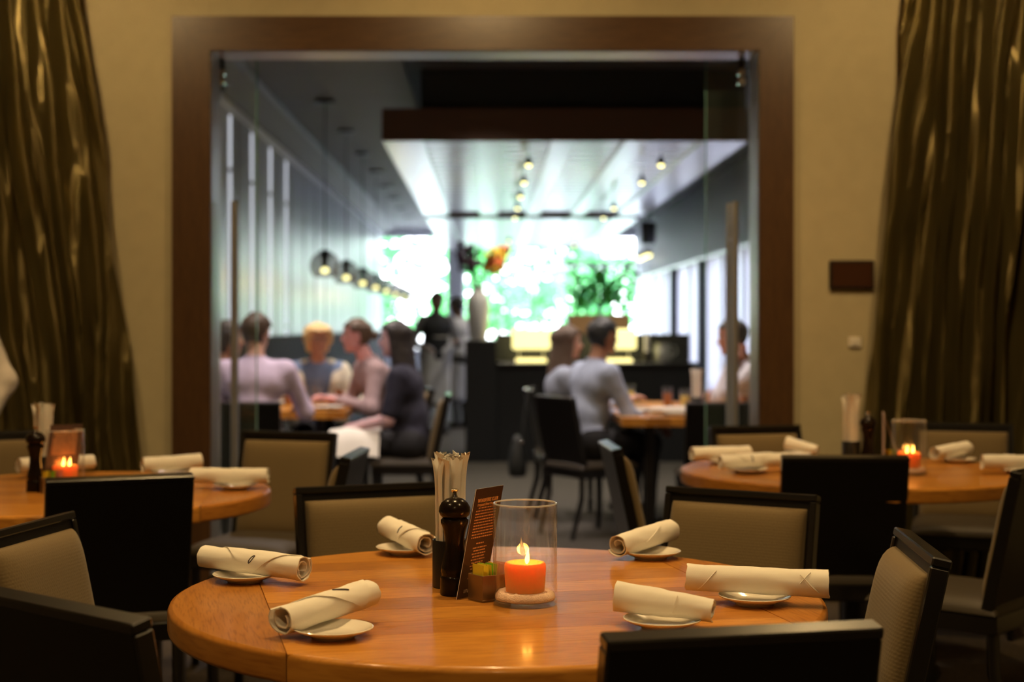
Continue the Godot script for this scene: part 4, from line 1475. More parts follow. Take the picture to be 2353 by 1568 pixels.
# ---------- the daylit hall beyond the doorway ----------
const LX := -2.3
const RX := 3.2
const ED := 32.0

func hall_shell() -> void:
	slab("floor", -2.6, 3.5, -0.1, 0, WD + WT, ED + 0.2, "hall_carpet")
	slab("ceiling", -2.6, 3.5, HC + 0.01, HC + 0.2, WD + WT, ED + 0.3, "hall_black")
	var c: Node3D = get_node("ceiling_001")
	var rows := 20
	for i in rows:
		for j in 4:
			var x0 := -1.96 + j * 1.3
			var d0 := WD + WT + i * 1.235
			piece(c, "panel", x0 + 0.004, minf(x0 + 1.296, RX), HC - 0.012, HC + 0.012, d0 + 0.004, d0 + 1.231, "hall_ceiling", 0.002)
	slab("wall_left", LX - 0.2, LX, 0, HC + 0.1, WD + WT, ED, "hall_wall")
	var wl: Node3D = get_node("wall_left_001")
	for k in 20:  # wall panels, each gap holding a slim light
		var d0 := 7.4 + k * 1.215
		var a := d0 + 0.05
		piece(wl, "panel", LX, LX + 0.03, 0.0, 3.2, a + 0.05, a + 1.165, "hall_panel", 0.004)
	# sloping cove between wall and ceiling
	var cv := MB.new()
	cv.quad(V(LX, 3.26, WD + WT), V(-1.96, HC - 0.012, WD + WT), V(-1.96, HC - 0.012, ED), V(LX, 3.26, ED))
	cv.quad(V(LX, HC + 0.02, WD + WT), V(LX, HC + 0.02, ED), V(-1.96, HC + 0.02, ED), V(-1.96, HC + 0.02, WD + WT))
	struct("trim_7", cv, "hall_ceiling")
	slab("trim_8", LX, LX + 0.06, 3.2, 3.262, WD + WT, ED, "hall_white")  # white paint standing in for the LED cove's line of light
	slab("trim_9", -2.0, -1.93, HC - 0.03, HC - 0.008, WD + WT, 26.0, "hall_black")
	# right-hand wall: grey above, white screens and black posts below
	slab("wall_right", RX, RX + 0.2, 0, HC + 0.1, WD + WT, 17.0, "hall_wall")
	slab("wall_right", RX, RX + 0.2, 2.32, HC + 0.1, 17.0, ED, "hall_wall")
	slab("wall_right", RX, RX + 0.2, 0, 0.1, 17.0, ED, "hall_wall")
	var wr := slab("window_3", RX - 0.02, RX + 0.2, 2.28, 2.32, 17.0, ED, "liner_steel")
	for k in 9:  # frosted panes in a row, two of the posts black and broad
		var d0 := 17.0 + k * 1.667
		piece(wr, "pane", RX + 0.04, RX + 0.05, 0.1, 2.28, d0 + 0.03, d0 + 1.637, "frosted_glass", 0.002)
		if k in [3, 5]:
			piece(wr, "post", RX - 0.09, RX + 0.08, 0.1, 2.28, d0 - 0.05, d0 + 0.05, "hall_black", 0.004)
		elif k > 0:
			piece(wr, "post", RX + 0.0, RX + 0.08, 0.1, 2.28, d0 - 0.03, d0 + 0.03, "brushed_steel", 0.003)
	# glazed end wall
	slab("wall_end", LX - 0.2, RX + 0.2, 0, 0.75, ED, ED + 0.15, "hall_white")
	slab("wall_end", LX - 0.2, RX + 0.2, 3.2, HC + 0.2, ED, ED + 0.15, "hall_white")
	slab("pillar", -0.84, -0.5, 0, HC, ED - 0.6, ED, "hall_white")
	var wins := [[LX, -0.84], [-0.5, 3.2]]
	for k in 2:
		var x0: float = wins[k][0]
		var x1: float = wins[k][1]
		var w := slab("window_%d" % (k + 1), x0, x1, 0.75, 0.80, ED - 0.02, ED + 0.16, "brushed_steel")
		piece(w, "transom", x0, x1, 2.62, 2.67, ED + 0.05, ED + 0.1, "liner_steel")
		var n := 2 if k == 0 else 5
		for i in n + 1:
			var x := lerpf(x0, x1, float(i) / n)
			piece(w, "mullion", x - 0.025, x + 0.025, 0.80, 3.2, ED + 0.04, ED + 0.11, "liner_steel")
			if i < n:
				var x2 := lerpf(x0, x1, float(i + 1) / n)
				piece(w, "pane", x + 0.025, x2 - 0.025, 0.80, 2.62, ED + 0.07, ED + 0.076, "glass", 0.001)
				piece(w, "pane", x + 0.025, x2 - 0.025, 2.67, 3.2, ED + 0.07, ED + 0.076, "glass", 0.001)

func end_canopy() -> void:
	var o := thing("window_canopy", "low white ceiling panel just inside the bright windows", "ceiling canopy", V(1.9, 2.5, 30.3))
	piece(o, "panel", 1.1, 3.0, 2.5, 2.56, 29.4, 31.4, "tray_white")
	for x in [1.3, 2.8]:
		for d in [29.6, 31.2]:
			piece(o, "hanger", x - 0.012, x + 0.012, 2.56, HC - 0.012, d - 0.012, d + 0.012, "hall_black")

func strip_lights() -> void:
	for k in 4:
		var d := 13.1 - 0.02 + k * 1.215
		for seg in [[0.5, 1.28], [1.32, 2.66], [2.7, 3.16]]:
			var o := part("wall_strip_light", box_mb(Vector3(0.02, seg[1] - seg[0], 0.07), 0.002), "strip_glow", null, V(LX + 0.03, (seg[0] + seg[1]) / 2, d))
			meta(o, "slim upright white light set between the grey wall panels", "wall light", "slim wall lights")

func tray(d0: float, d1: float, label: String, dark: bool) -> void:
	var x0 := -0.854
	var x1 := 2.11
	var y := 2.80
	var o := thing("ceiling_canopy", label, "ceiling canopy", V(0.63, y, (d0 + d1) / 2), 0, "hanging ceiling canopies")
	piece(o, "fascia", x0, x1, y, y + 0.265, d0, d0 + 0.04, "tray_wood")
	piece(o, "fascia", x0, x1, y, y + 0.265, d1 - 0.04, d1, "hall_black" if dark else "tray_wood")
	piece(o, "fascia", x0, x0 + 0.04, y, y + 0.265, d0 + 0.04, d1 - 0.04, "tray_wood")
	piece(o, "fascia", x1 - 0.04, x1, y, y + 0.265, d0 + 0.04, d1 - 0.04, "tray_wood")
	piece(o, "roof_board", x0 + 0.04, x1 - 0.04, y + 0.2, y + 0.23, d0 + 0.04, d1 - 0.04, "hall_black")
	piece(o, "plenum", -0.54, x1, y + 0.265, HC - 0.012, d0 + 0.1, d1 - 0.1, "dark_plenum")
	# white soffit: rim and beams running away, slatted bright bays between
	var beams := [[x0 + 0.002, x0 + 0.34], [0.02 - 0.12, 0.02 + 0.12], [0.52, 0.70], [1.12, 1.30], [x1 - 0.36, x1 - 0.002]]
	for bm in beams:
		piece(o, "beam", bm[0], bm[1], y - 0.004, y + 0.05, d0 + 0.002, d1 - 0.002, "tray_white")
	for k in 4:
		var a: float = beams[k][1]
		var b: float = beams[k + 1][0]
		piece(o, "bay_panel", a, b, y + 0.041, y + 0.05, d0 + 0.05, d1 - 0.05, "tray_panel")
		var n := 22
		for i in n:
			var dd := lerpf(d0 + 0.08, d1 - 0.08, (i + 0.5) / n)
			piece(o, "slat", a, b, y + 0.028, y + 0.04, dd - 0.14, dd + 0.14, "tray_white", 0.002)

func pendants() -> void:
	for k in 8:
		var d := 13.8 + k * 2.1
		var o := thing("globe_pendant", "smoked glass globe pendant hanging in a row along the grey wall", "pendant lamp", V(-1.51, 1.72, d), 0, "row of globe pendants")
		var g := MB.new()
		var pr := []
		for i in 15:
			var a := lerpf(-0.85, 1.45, i / 14.0)
			pr.append(Vector2(cos(a) * 0.145, 0.14 + sin(a) * 0.14))
		g.lathe(pr, 32)
		part("globe", g, "smoke_glass", o)
		var c := MB.new()
		c.tube([Vector3(0, 0.28, 0), Vector3(0, HC - 1.74, 0)], 0.006, 6)
		part("cord", c, "hall_black", o)
		var n := MB.new()
		n.lathe([Vector2(0, HC - 1.765), Vector2(0.09, HC - 1.76), Vector2(0.09, HC - 1.732), Vector2(0, HC - 1.732)], 20)
		part("canopy", n, "hall_black", o)
		var s := MB.new()
		s.lathe([Vector2(0, 0.13), Vector2(0.03, 0.13), Vector2(0.032, 0.2), Vector2(0.05, 0.27), Vector2(0.04, 0.29), Vector2(0, 0.29)], 18)
		part("socket", s, "hall_black", o)
		var b := MB.new()
		b.ball(Vector3(0, 0.10, 0), Vector3(0.036, 0.027, 0.036), 14)
		part("bulb", b, "bulb_glow", o)
		var l := OmniLight3D.new()
		l.name = "bulb_light"
		l.light_color = Color(1.0, 0.9, 0.66)
		l.light_energy = 0.18
		l.light_size = 0.03
		l.omni_range = 12.0
		l.shadow_enabled = true
		o.add_child(l)
		l.position = Vector3(0, 0.10, 0)
	for row in [[0.346, "near the middle beams", [12.5, 14.05, 15.6, 17.15, 18.7, 23.9, 27.0]], [1.46, "near the wall-side beams", [12.5, 14.05, 17.15, 18.7, 25.0]]]:
		for d in row[2]:
			var o := thing("drop_light", "small black drop light with bright bulb under the white canopy, " + row[1], "pendant lamp", V(row[0], 2.66, d), 0, "drop lights " + row[1])
			var h := MB.new()
			h.lathe([Vector2(0.036, 0.0), Vector2(0.032, 0.035), Vector2(0.015, 0.06), Vector2(0.008, 0.08), Vector2(0, 0.082)], 16)
			h.tube([Vector3(0, 0.08, 0), Vector3(0, 0.202, 0)], 0.004, 6)
			part("housing", h, "hall_black", o)
			var b := MB.new()
			b.ball(Vector3(0, 0.004, 0), Vector3(0.026, 0.022, 0.026), 12)
			part("bulb", b, "bulb_glow", o)
			var sl := SpotLight3D.new()
			sl.name = "spot_light"
			sl.light_color = Color(1.0, 0.95, 0.85)
			sl.light_energy = 1.3
			sl.spot_angle = 70.0
			sl.spot_angle_attenuation = 0.8
			sl.spot_range = 12.0
			sl.light_size = 0.025
			sl.shadow_enabled = true
			o.add_child(sl)
			sl.position = Vector3(0, -0.025, 0)
			sl.rotation.x = -PI / 2

func hall_fittings() -> void:
	# banquette along the panelled wall
	var q := thing("banquette", "long dark upholstered banquette along the grey panelled wall", "banquette", V(-2.1, 0, 20.0))
	piece(q, "back", LX + 0.06, LX + 0.18, 0.1, 1.2, 9.2, 31.0, "banquette", 0.02)
	piece(q, "seat", LX + 0.18, LX + 0.62, 0.3, 0.47, 9.2, 31.0, "banquette", 0.03)
	piece(q, "plinth", LX + 0.16, LX + 0.55, 0.0, 0.3, 9.2, 31.0, "hall_black", 0.005)
	# service counter
	var c := thing("service_counter", "long black service counter with lamps and plants on it", "counter", V(0.9, 0, 14.6))
	piece(c, "end_pier", -0.21, 0.09, 0, 1.165, 14.2, 15.5, "hall_black", 0.006)
	piece(c, "front", 0.09, 2.02, 0, 0.92, 14.25, 14.85, "hall_black", 0.004)
	piece(c, "worktop", 0.09, 2.04, 0.92, 0.95, 14.2, 14.95, "black_lacquer", 0.004)
	piece(c, "hutch", 0.09, 2.04, 0, 1.22, 15.0, 15.5, "hall_black", 0.004)
	for sp in [[0.43, "beside the brown-haired woman"], [1.27, "behind the grey-shirted man's face"]]:
		var l := thing("counter_lamp", "lit cream box lampshade on the black counter " + sp[1], "lamp", V(sp[0], 0.95, 14.62), 0, "counter lamps")
		part("base", box_mb(Vector3(0.3, 0.03, 0.2), 0.004, Vector3(0, 0.015, 0)), "shade_glow", l)  # base glows too, imitating the lit strip reflected beneath the shade
		for s in [-1.0, 1.0]:
			part("post", box_mb(Vector3(0.015, 0.1, 0.015), 0.002, Vector3(s * 0.12, 0.08, 0)), "brushed_steel", l)
		part("lamp_shade", box_mb(Vector3(0.37, 0.2, 0.24), 0.012, Vector3(0, 0.225, 0)), "shade_glow", l)
		var ol := OmniLight3D.new()
		ol.name = "lamp_light"
		ol.light_color = Color(1.0, 0.92, 0.6)
		ol.light_energy = 0.25
		ol.light_size = 0.08
		ol.omni_range = 10.0
		ol.shadow_enabled = true
		l.add_child(ol)
		ol.position = Vector3(0, 0.25, 0)
	# vase of flowers on the pier
	var v := MB.new()
	v.lathe([Vector2(0, 0), Vector2(0.075, 0), Vector2(0.08, 0.01), Vector2(0.105, 0.2), Vector2(0.112, 0.34), Vector2(0.10, 0.42), Vector2(0.06, 0.47), Vector2(0.05, 0.5), Vector2(0.062, 0.53), Vector2(0.05, 0.525), Vector2(0.04, 0.49), Vector2(0, 0.49)], 28)
	meta(part("vase", v, "vase", null, V(-0.09, 1.165, 14.45)), "tall pale vase with a flared neck on the counter's end", "vase")
	var r := RandomNumberGenerator.new()
	r.seed = 77
	for k in 16:
		var kind: String = ["bloom_dark", "bloom_dark", "bloom_orange", "bloom_dark", "bloom_yellow", "bloom_dark", "bloom_orange", "bloom_yellow"][k % 8]
		var a := r.randf_range(2.0, 4.4) if kind == "bloom_dark" else r.randf_range(-0.8, 1.0)
		var h := r.randf_range(0.25, 0.6) if kind == "bloom_dark" else r.randf_range(0.15, 0.36)
		var sp := r.randf_range(0.05, 0.22) if kind == "bloom_dark" else r.randf_range(0.1, 0.26)
		var tip := Vector3(cos(a) * sp, h, sin(a) * sp * 0.8)
		var name_: String = {"bloom_dark": "dark purple", "bloom_orange": "orange", "bloom_yellow": "yellow"}[kind]
		var f := thing("flower_stem", name_ + " flower stem in the tall pale vase", "flower", V(-0.09, 1.66, 14.45), 0, name_ + " flowers in the vase")
		var s := MB.new()
		s.tube([Vector3(0, -0.12, 0), tip * Vector3(0.3, 0.5, 0.3), tip], [0.006, 0.005, 0.003], 5)
		part("stem", s, "twig", f)
		var b := MB.new()
		var big := 0.062 if kind != "bloom_dark" else 0.032
		for p in 9:
			var dir := Vector3(r.randf_range(-1, 1), r.randf_range(-0.4, 1), r.randf_range(-1, 1)).normalized()
			b.ball(tip + dir * big * 0.8, Vector3(big * 0.7, big * 0.35, big * 0.55), 8, Basis(Vector3.UP, r.randf() * TAU) * Basis(Vector3.RIGHT, r.randf_range(-0.8, 0.8)))
		part("blossom", b, kind, f)
		if kind == "bloom_dark":
			var tw := MB.new()
			for p in 6:
				var q0 := tip * r.randf_range(0.5, 0.95)
				var q1 := q0 + Vector3(r.randf_range(-0.1, 0.1), r.randf_range(0.02, 0.12), r.randf_range(-0.08, 0.08))
				tw.tube([q0, q1], 0.004, 4)
				tw.ball(q1, Vector3(0.022, 0.03, 0.012), 6)
			part("leaf_spray", tw, "bloom_dark", f)
	# planter with leafy plants on the hutch
	var pl := thing("planter_box", "brown wooden planter box on the black hutch behind the counter", "planter", V(1.14, 1.22, 15.2))
	for s in [-1.0, 1.0]:
		part("side", box_mb(Vector3(0.62, 0.2, 0.02), 0.004, Vector3(0, 0.1, s * 0.11)), "planter_wood", pl)
		part("end", box_mb(Vector3(0.02, 0.2, 0.2), 0.004, Vector3(s * 0.3, 0.1, 0)), "planter_wood", pl)
	part("soil", box_mb(Vector3(0.58, 0.02, 0.2), 0.002, Vector3(0, 0.16, 0)), "bark", pl)
	for k in 5:
		var f := thing("leafy_plant", "bushy green leafy plant growing in the brown planter box", "plant", V(0.9 + k * 0.125, 1.385, 15.2), 0, "plants in the planter box")
		for st in 5:
			var a := r.randf() * TAU
			var H := r.randf_range(0.28, 0.58)
			var tip := Vector3(cos(a) * 0.2, H, sin(a) * 0.14)
			var sm := MB.new()
			sm.tube([Vector3(0, -0.0, 0), tip * Vector3(0.4, 0.6, 0.4), tip], [0.006, 0.005, 0.002], 5)
			for p in 8:
				var t := 0.3 + p * 0.09
				var c0: Vector3 = Vector3.ZERO.lerp(tip * Vector3(0.4, 0.6, 0.4), t * 1.6) if t < 0.6 else (tip * Vector3(0.4, 0.6, 0.4)).lerp(tip, (t - 0.6) * 2.5)
				var an := a + PI / 2 * (1 if p % 2 else -1)
				var bs := Basis(Vector3.UP, -an) * Basis(Vector3.BACK, 0.5)
				sm.ball(c0 + bs * Vector3(0.06, 0, 0), Vector3(0.066, 0.005, 0.03), 8, bs)
			part("leaf_stalk", sm, "leaf_green", f)
	# counter ware
	var jug := thing("water_pitcher", "grey metal pitcher with handle on the black counter", "pitcher", V(1.72, 0.95, 14.6))
	var jb := MB.new()
	jb.lathe([Vector2(0, 0), Vector2(0.085, 0), Vector2(0.095, 0.03), Vector2(0.09, 0.12), Vector2(0.075, 0.17), Vector2(0.08, 0.185), Vector2(0.074, 0.18), Vector2(0, 0.16)], 24)
	part("jug", jb, "brushed_steel", jug)
	var jh := MB.new()
	jh.tube([Vector3(0.075, 0.16, 0), Vector3(0.13, 0.15, 0), Vector3(0.14, 0.09, 0), Vector3(0.09, 0.04, 0)], 0.009, 8)
	part("handle", jh, "brushed_steel", jug)
	straw_cup(1.56, 14.58, "on the black service counter", 83, 9, 1.0, 0.95)
	# loudspeaker under the canopy's end and a row of spots by the white screens
	var sp := thing("loudspeaker", "dark cylindrical loudspeaker hanging at the canopy corner", "loudspeaker", V(2.2, 2.42, 20.3))
	var sb := MB.new()
	sb.lathe([Vector2(0, 0), Vector2(0.09, 0), Vector2(0.1, 0.02), Vector2(0.11, 0.28), Vector2(0.1, 0.3), Vector2(0, 0.3)], 20)
	part("case", sb, "hall_black", sp)
	var sr := MB.new()
	sr.tube([Vector3(0, 0.3, 0), Vector3(0, HC - 2.434, 0)], 0.01, 6)
	part("rod", sr, "hall_black", sp)
	for k in 3:
		var t := thing("wall_spotlight", "round bright spotlight above the white screens, in a row of three", "spotlight", V(RX - 0.22, 2.62, 27.5 + k * 0.75), 0, "spots above the screens")
		var tb := MB.new()
		tb.lathe([Vector2(0.07, 0.0), Vector2(0.065, 0.1), Vector2(0.03, 0.13), Vector2(0, 0.13)], 16)
		tb.tube([Vector3(0, 0.12, 0), Vector3(0, HC - 2.634, 0)], 0.01, 6)
		part("housing", tb, "hall_white", t)
		var bb := MB.new()
		bb.ball(Vector3(0, -0.005, 0), Vector3(0.06, 0.04, 0.06), 12)
		part("bulb", bb, "bulb_glow", t)

func tumbler(x: float, d: float, m: String, label: String, h := 0.15, r := 0.035) -> void:
	var o := thing("drinking_glass", label, "glass", V(x, 0.752, d), 0, "glasses on the diners' tables")
	var b := MB.new()
	b.lathe([Vector2(0, 0), Vector2(r * 0.85, 0), Vector2(r, h), Vector2(r - 0.002, h), Vector2(r * 0.85 - 0.002, 0.008), Vector2(0, 0.008)], 20)
	part("glass", b, "glass", o)
	if m:
		var l := MB.new()
		l.lathe([Vector2(0, 0.009), Vector2(r * 0.85 - 0.004, 0.009), Vector2(r - 0.005, h * 0.72), Vector2(0, h * 0.72)], 18)
		part("drink", l, m, o)

func goblet(x: float, d: float, label: String, m := "") -> void:
	var o := thing("wine_glass", label, "glass", V(x, 0.752, d), 0, "stemmed glasses on the diners' tables")
	var b := MB.new()
	b.lathe([Vector2(0, 0), Vector2(0.035, 0.001), Vector2(0.034, 0.004), Vector2(0.006, 0.01), Vector2(0.005, 0.08), Vector2(0.025, 0.1), Vector2(0.038, 0.135), Vector2(0.034, 0.2), Vector2(0.0325, 0.2), Vector2(0.0365, 0.135), Vector2(0.024, 0.103), Vector2(0, 0.09)], 20)
	part("glass", b, "glass", o)
	if m:
		var l := MB.new()
		l.lathe([Vector2(0, 0.092), Vector2(0.023, 0.105), Vector2(0.034, 0.135), Vector2(0, 0.135)], 16)
		part("drink", l, m, o)

func long_table(x0: float, x1: float, d0: float, d1: float, label: String) -> void:
	var o := thing("long_table", label, "table", V((x0 + x1) / 2, 0, (d0 + d1) / 2), 0, "diners' tables in the hall")
	var n := 6
	for k in n:
		var w := (x1 - x0) / n
		piece(o, "board", x0 + k * w, x0 + (k + 1) * w - 0.0004, 0.70, 0.752, d0, d1, "table_wood_%d" % (k % 4), 0.001)
	for a in [x0 + 0.2, x1 - 0.2]:
		for b in [d0 + 0.3, d1 - 0.3]:
			piece(o, "leg", a - 0.03, a + 0.03, 0, 0.70, b - 0.03, b + 0.03, "cup_black")

func hall_diners() -> void:
	long_table(-1.68, -0.92, 9.66, 10.85, "wooden table laid with glasses between the lilac-shirted man and blonde woman")
	long_table(0.81, 1.70, 8.95, 10.9, "wooden table crowded with drinks beside the grey-shirted man")
	var g := "diners' chairs in the hall"
	chair(-1.40, 8.52, 0.0, 1.0, "black-backed chair under the lilac-shirted man", g)
	chair(-0.25, 9.52, -1.0, 0.0, "black chair under the navy-dressed woman with long dark hair", g)
	chair(-0.40, 10.45, -1.0, -0.1, "black chair under the laughing woman in mauve", g)
	chair(-1.27, 11.42, 0.0, -1.0, "dark chair under the blonde woman in a cream jacket", g)
	chair(0.415, 9.195, 0.87, 0.5, "black-backed chair under the grey-shirted man", g)
	chair(0.29, 10.22, 1.0, 0.1, "black chair with a handbag hung on its back", g)
	chair(1.335, 8.42, 0.0, 1.0, "empty black-backed chair at the end of the drinks table, by the door pull", g)
	chair(2.2, 9.85, -1.0, 0.0, "dark chair under the man with his hand at his face", g)
	g = ""
	var sk := lin(0.55, 0.33, 0.25)
	person({"label": "person in a lilac shirt with short brown hair, seated with back turned", "at": Vector2(-1.39, 8.83), "face": Vector2(0.02, 1), "lean": 0.05, "up": 0.045, "broad": 1.12, "hands": [Vector3(0.22, 0.80, 0.42), Vector3(-0.22, 0.80, 0.42)], "head": Vector2(-0.35, 0.05), "hair": "short", "hair_color": lin(0.06, 0.035, 0.022), "skin": sk, "shirt": lin(0.62, 0.52, 0.72)})
	person({"label": "person with blonde bob and glasses in cream jacket over blue top, facing us", "at": Vector2(-1.27, 11.15), "face": Vector2(0.1, -1), "lean": 0.12, "up": -0.015, "hands": [Vector3(0.2, 0.79, 0.36), Vector3(-0.2, 0.79, 0.36)], "head": Vector2(0.3, 0.05), "hair": "bob", "hair_color": lin(0.85, 0.58, 0.26), "skin": lin(0.6, 0.3, 0.2), "shirt": lin(0.16, 0.22, 0.36), "jacket": lin(0.72, 0.66, 0.52), "glasses": true})
	person({"label": "laughing person in mauve long-sleeved top with brown hair tied back", "at": Vector2(-0.67, 10.40), "face": Vector2(-0.94, -0.34), "lean": 0.16, "up": 0.015, "hands": [Vector3(0.12, 0.80, 0.42), Vector3(-0.16, 0.80, 0.42)], "head": Vector2(-0.12, 0.0), "hair": "tied", "hair_color": lin(0.09, 0.05, 0.025), "skin": lin(0.68, 0.32, 0.3), "shirt": lin(0.36, 0.25, 0.26), "out": 0.8})
	person({"label": "person in navy short-sleeved top with long dark hair, hands in lap", "at": Vector2(-0.49, 9.50), "face": Vector2(-0.97, 0.1), "lean": 0.05, "up": 0.0, "sleeve": "short", "hands": [Vector3(0.06, 0.66, 0.33), Vector3(-0.06, 0.67, 0.34)], "head": Vector2(0.1, 0.02), "hair": "long", "hair_color": lin(0.014, 0.01, 0.01), "skin": lin(0.58, 0.36, 0.38), "shirt": lin(0.02, 0.02, 0.04), "curl": 0.6})
	person({"label": "person in dark purple top partly hidden behind the glass door pull", "at": Vector2(-1.98, 10.0), "face": Vector2(1, -0.1), "lean": 0.15, "hands": [Vector3(0.2, 0.80, 0.4), Vector3(-0.2, 0.80, 0.4)], "head": Vector2(0, 0), "hair": "bob", "hair_color": lin(0.03, 0.018, 0.015), "skin": sk, "shirt": lin(0.07, 0.035, 0.08)})
	person({"label": "person in grey-blue shirt with short black hair looking away over the drinks", "at": Vector2(0.615, 9.31), "face": Vector2(0.9, 0.42), "lean": 0.07, "up": 0.02, "broad": 1.1, "hands": [Vector3(0.16, 0.70, 0.44), Vector3(-0.14, 0.68, 0.42)], "head": Vector2(0.1, 0.0), "hair": "short", "hair_color": lin(0.012, 0.014, 0.016), "skin": lin(0.3, 0.14, 0.08), "shirt": lin(0.32, 0.37, 0.50)})
	person({"label": "person with straight brown hair in pale blue top beside the hung handbag", "at": Vector2(0.52, 10.24), "face": Vector2(0.95, 0.1), "lean": 0.0, "up": -0.03, "hands": [Vector3(0.16, 0.80, 0.4), Vector3(-0.16, 0.80, 0.4)], "head": Vector2(0.0, 0.0), "hair": "long", "hair_color": lin(0.09, 0.055, 0.035), "skin": sk, "shirt": lin(0.30, 0.34, 0.44)})
	person({"label": "person in white shirt leaning in with a hand at the face", "at": Vector2(1.93, 9.85), "face": Vector2(-1, -0.05), "lean": 0.2, "up": 0.01, "hands": [Vector3(0.07, 1.07, 0.33), Vector3(-0.2, 0.8, 0.36)], "head": Vector2(0.0, 0.1), "hair": "short", "hair_color": lin(0.03, 0.02, 0.015), "skin": lin(0.5, 0.24, 0.17), "shirt": lin(0.6, 0.6, 0.68), "palm": Vector3(0, 0, -1), "curl": 0.8})
	person({"label": "standing person in a black vest holding a plate, seen before the bright windows", "stand": true, "at": Vector2(-0.63, 17.9), "face": Vector2(0.35, -0.95), "up": 0.01, "hands": [Vector3(0.16, 1.12, 0.32), Vector3(-0.2, 1.05, 0.22)], "head": Vector2(0.1, 0.15), "hair": "short", "hair_color": lin(0.012, 0.01, 0.01), "skin": lin(0.16, 0.09, 0.07), "shirt": lin(0.1, 0.1, 0.11), "vest": lin(0.008, 0.009, 0.012), "trousers": lin(0.25, 0.25, 0.26), "apron": lin(0.4, 0.4, 0.42)})
	person({"label": "standing person with dark hair and grey apron behind the vase", "stand": true, "at": Vector2(-0.33, 18.9), "face": Vector2(-0.8, 0.5), "up": -0.03, "hands": [Vector3(0.18, 1.0, 0.26), Vector3(-0.18, 1.0, 0.26)], "head": Vector2(0, 0.3), "hair": "short", "hair_color": lin(0.01, 0.01, 0.01), "skin": lin(0.12, 0.07, 0.05), "shirt": lin(0.45, 0.45, 0.48), "trousers": lin(0.02, 0.02, 0.02), "apron": lin(0.3, 0.3, 0.32)})
	person({"label": "person standing at the frame edge, only a pale sleeve in view", "stand": true, "at": Vector2(-2.355, 6.35), "face": Vector2(0.2, -1.0), "up": -0.02, "out": 1.6, "hands": [Vector3(0.20, 0.855, 0.17), Vector3(-0.24, 0.84, 0.12)], "head": Vector2(0, 0), "hair": "short", "hair_color": lin(0.06, 0.04, 0.03), "skin": sk, "shirt": lin(0.6, 0.55, 0.52)})
	# what the waiter carries, what hangs and lies about
	var wp := part("serving_plate", plate_mesh, "porcelain", null, V(-0.55, 1.16, 17.52))
	wp.scale = Vector3(1.5, 1.2, 1.5)
	meta(wp, "white plate held by the standing person in the black vest", "plate")
	var bag := thing("handbag", "black leather handbag hanging by its strap from a chair back", "handbag", V(0.235, 0.28, 10.16))
	var bb := MB.new()
	var brows := []
	for q in [[0.0, 0.0, 0.0], [0.001, 0.05, 0.10], [0.02, 0.062, 0.128], [0.09, 0.066, 0.132], [0.18, 0.05, 0.115], [0.25, 0.03, 0.095], [0.275, 0.018, 0.085], [0.28, 0.0, 0.0]]:
		var ring := PackedVector3Array()
		for k in 28:
			var a := TAU * k / 28.0
			ring.append(Vector3(-0.03 + signf(cos(a)) * pow(absf(cos(a)), 0.6) * q[1], q[0], signf(sin(a)) * pow(absf(sin(a)), 0.6) * q[2]))
		brows.append(ring)
	bb.grid(brows, true)
	part("body", bb, "bag_leather", bag)
	for s in [-1.0, 1.0]:
		var sb := MB.new()
		sb.tube([Vector3(0, 0.22, s * 0.10), Vector3(0.02, 0.45, s * 0.06), Vector3(0.055, 0.60, s * 0.035), Vector3(0.09, 0.605, s * 0.03)], 0.008, 6)
		part("strap", sb, "bag_leather", bag)
		var rg := MB.new()
		rg.ball(Vector3(0, 0.235, s * 0.10), Vector3(0.014, 0.02, 0.014), 10)
		part("buckle", rg, "chrome", bag)
	for spec in [[-1.18, 9.95, "", "empty tumbler before the blonde woman, near the table's end"], [-1.38, 10.3, "tea", "tumbler of dark tea before the blonde woman"], [-1.05, 10.5, "tea", "tumbler of amber tea beside the laughing woman's arm"], [0.98, 10.2, "lemonade", "tumbler of pale lemonade in front of the black counter"], [1.2, 9.9, "tea", "tumbler of iced tea in the middle of the drinks"],
			[1.27, 9.55, "lemonade", "tumbler of light lemonade in the drinks cluster"], [1.42, 10.1, "tea", "tumbler of dark iced tea behind the drinks cluster"], [1.5, 9.7, "", "empty tumbler beside the straws on the drinks table"], [1.62, 9.4, "tea", "tumbler of tea near the empty chair"]]:
		tumbler(spec[0], spec[1], spec[2], spec[3])
	for spec in [[-1.15, 10.1, "tall stemmed glass before the blonde woman's blue top"], [-1.5, 9.9, "stemmed glass beside the lilac-shirted man"], [-1.02, 10.75, "stemmed glass near the laughing woman's chin"], [1.38, 9.35, "stemmed glass beside the straws on the drinks table"]]:
		goblet(spec[0], spec[1], spec[2])
	straw_cup(1.33, 9.45, "among the drinks", 89, 14, 1.0, 0.752)
	for spec in [[-1.06, 9.92, 1.6, "white dinner plate near the end of the lilac-shirted man's table"], [0.97, 9.55, 1.6, "white dinner plate beside the grey-shirted man's hands"], [1.16, 9.18, 1.5, "white dinner plate at the end of the drinks table"], [1.5, 10.3, 1.5, "white dinner plate before the man in the white shirt"], [-1.42, 10.55, 1.5, "white dinner plate before the blonde woman's jacket"]]:
		var pp := part("dinner_plate", plate_mesh, "porcelain", null, V(spec[0], 0.753, spec[1]))
		pp.scale = Vector3(spec[2], 1.0, spec[2])
		meta(pp, spec[3], "plate", "dinner plates in the hall")
	napkin(V(1.0, 0.787, 9.12), V(1.24, 0.787, 9.16), 0.026, 0.026, "white napkin roll at the end of the drinks table", "napkins in the hall", {"sd": 97, "start": 3.9})
	var cl := thing("tea_light", "small lit tea light in glass on the lilac-shirted man's table", "candle", V(-1.24, 0.752, 10.0), 0)
	var cm := MB.new()
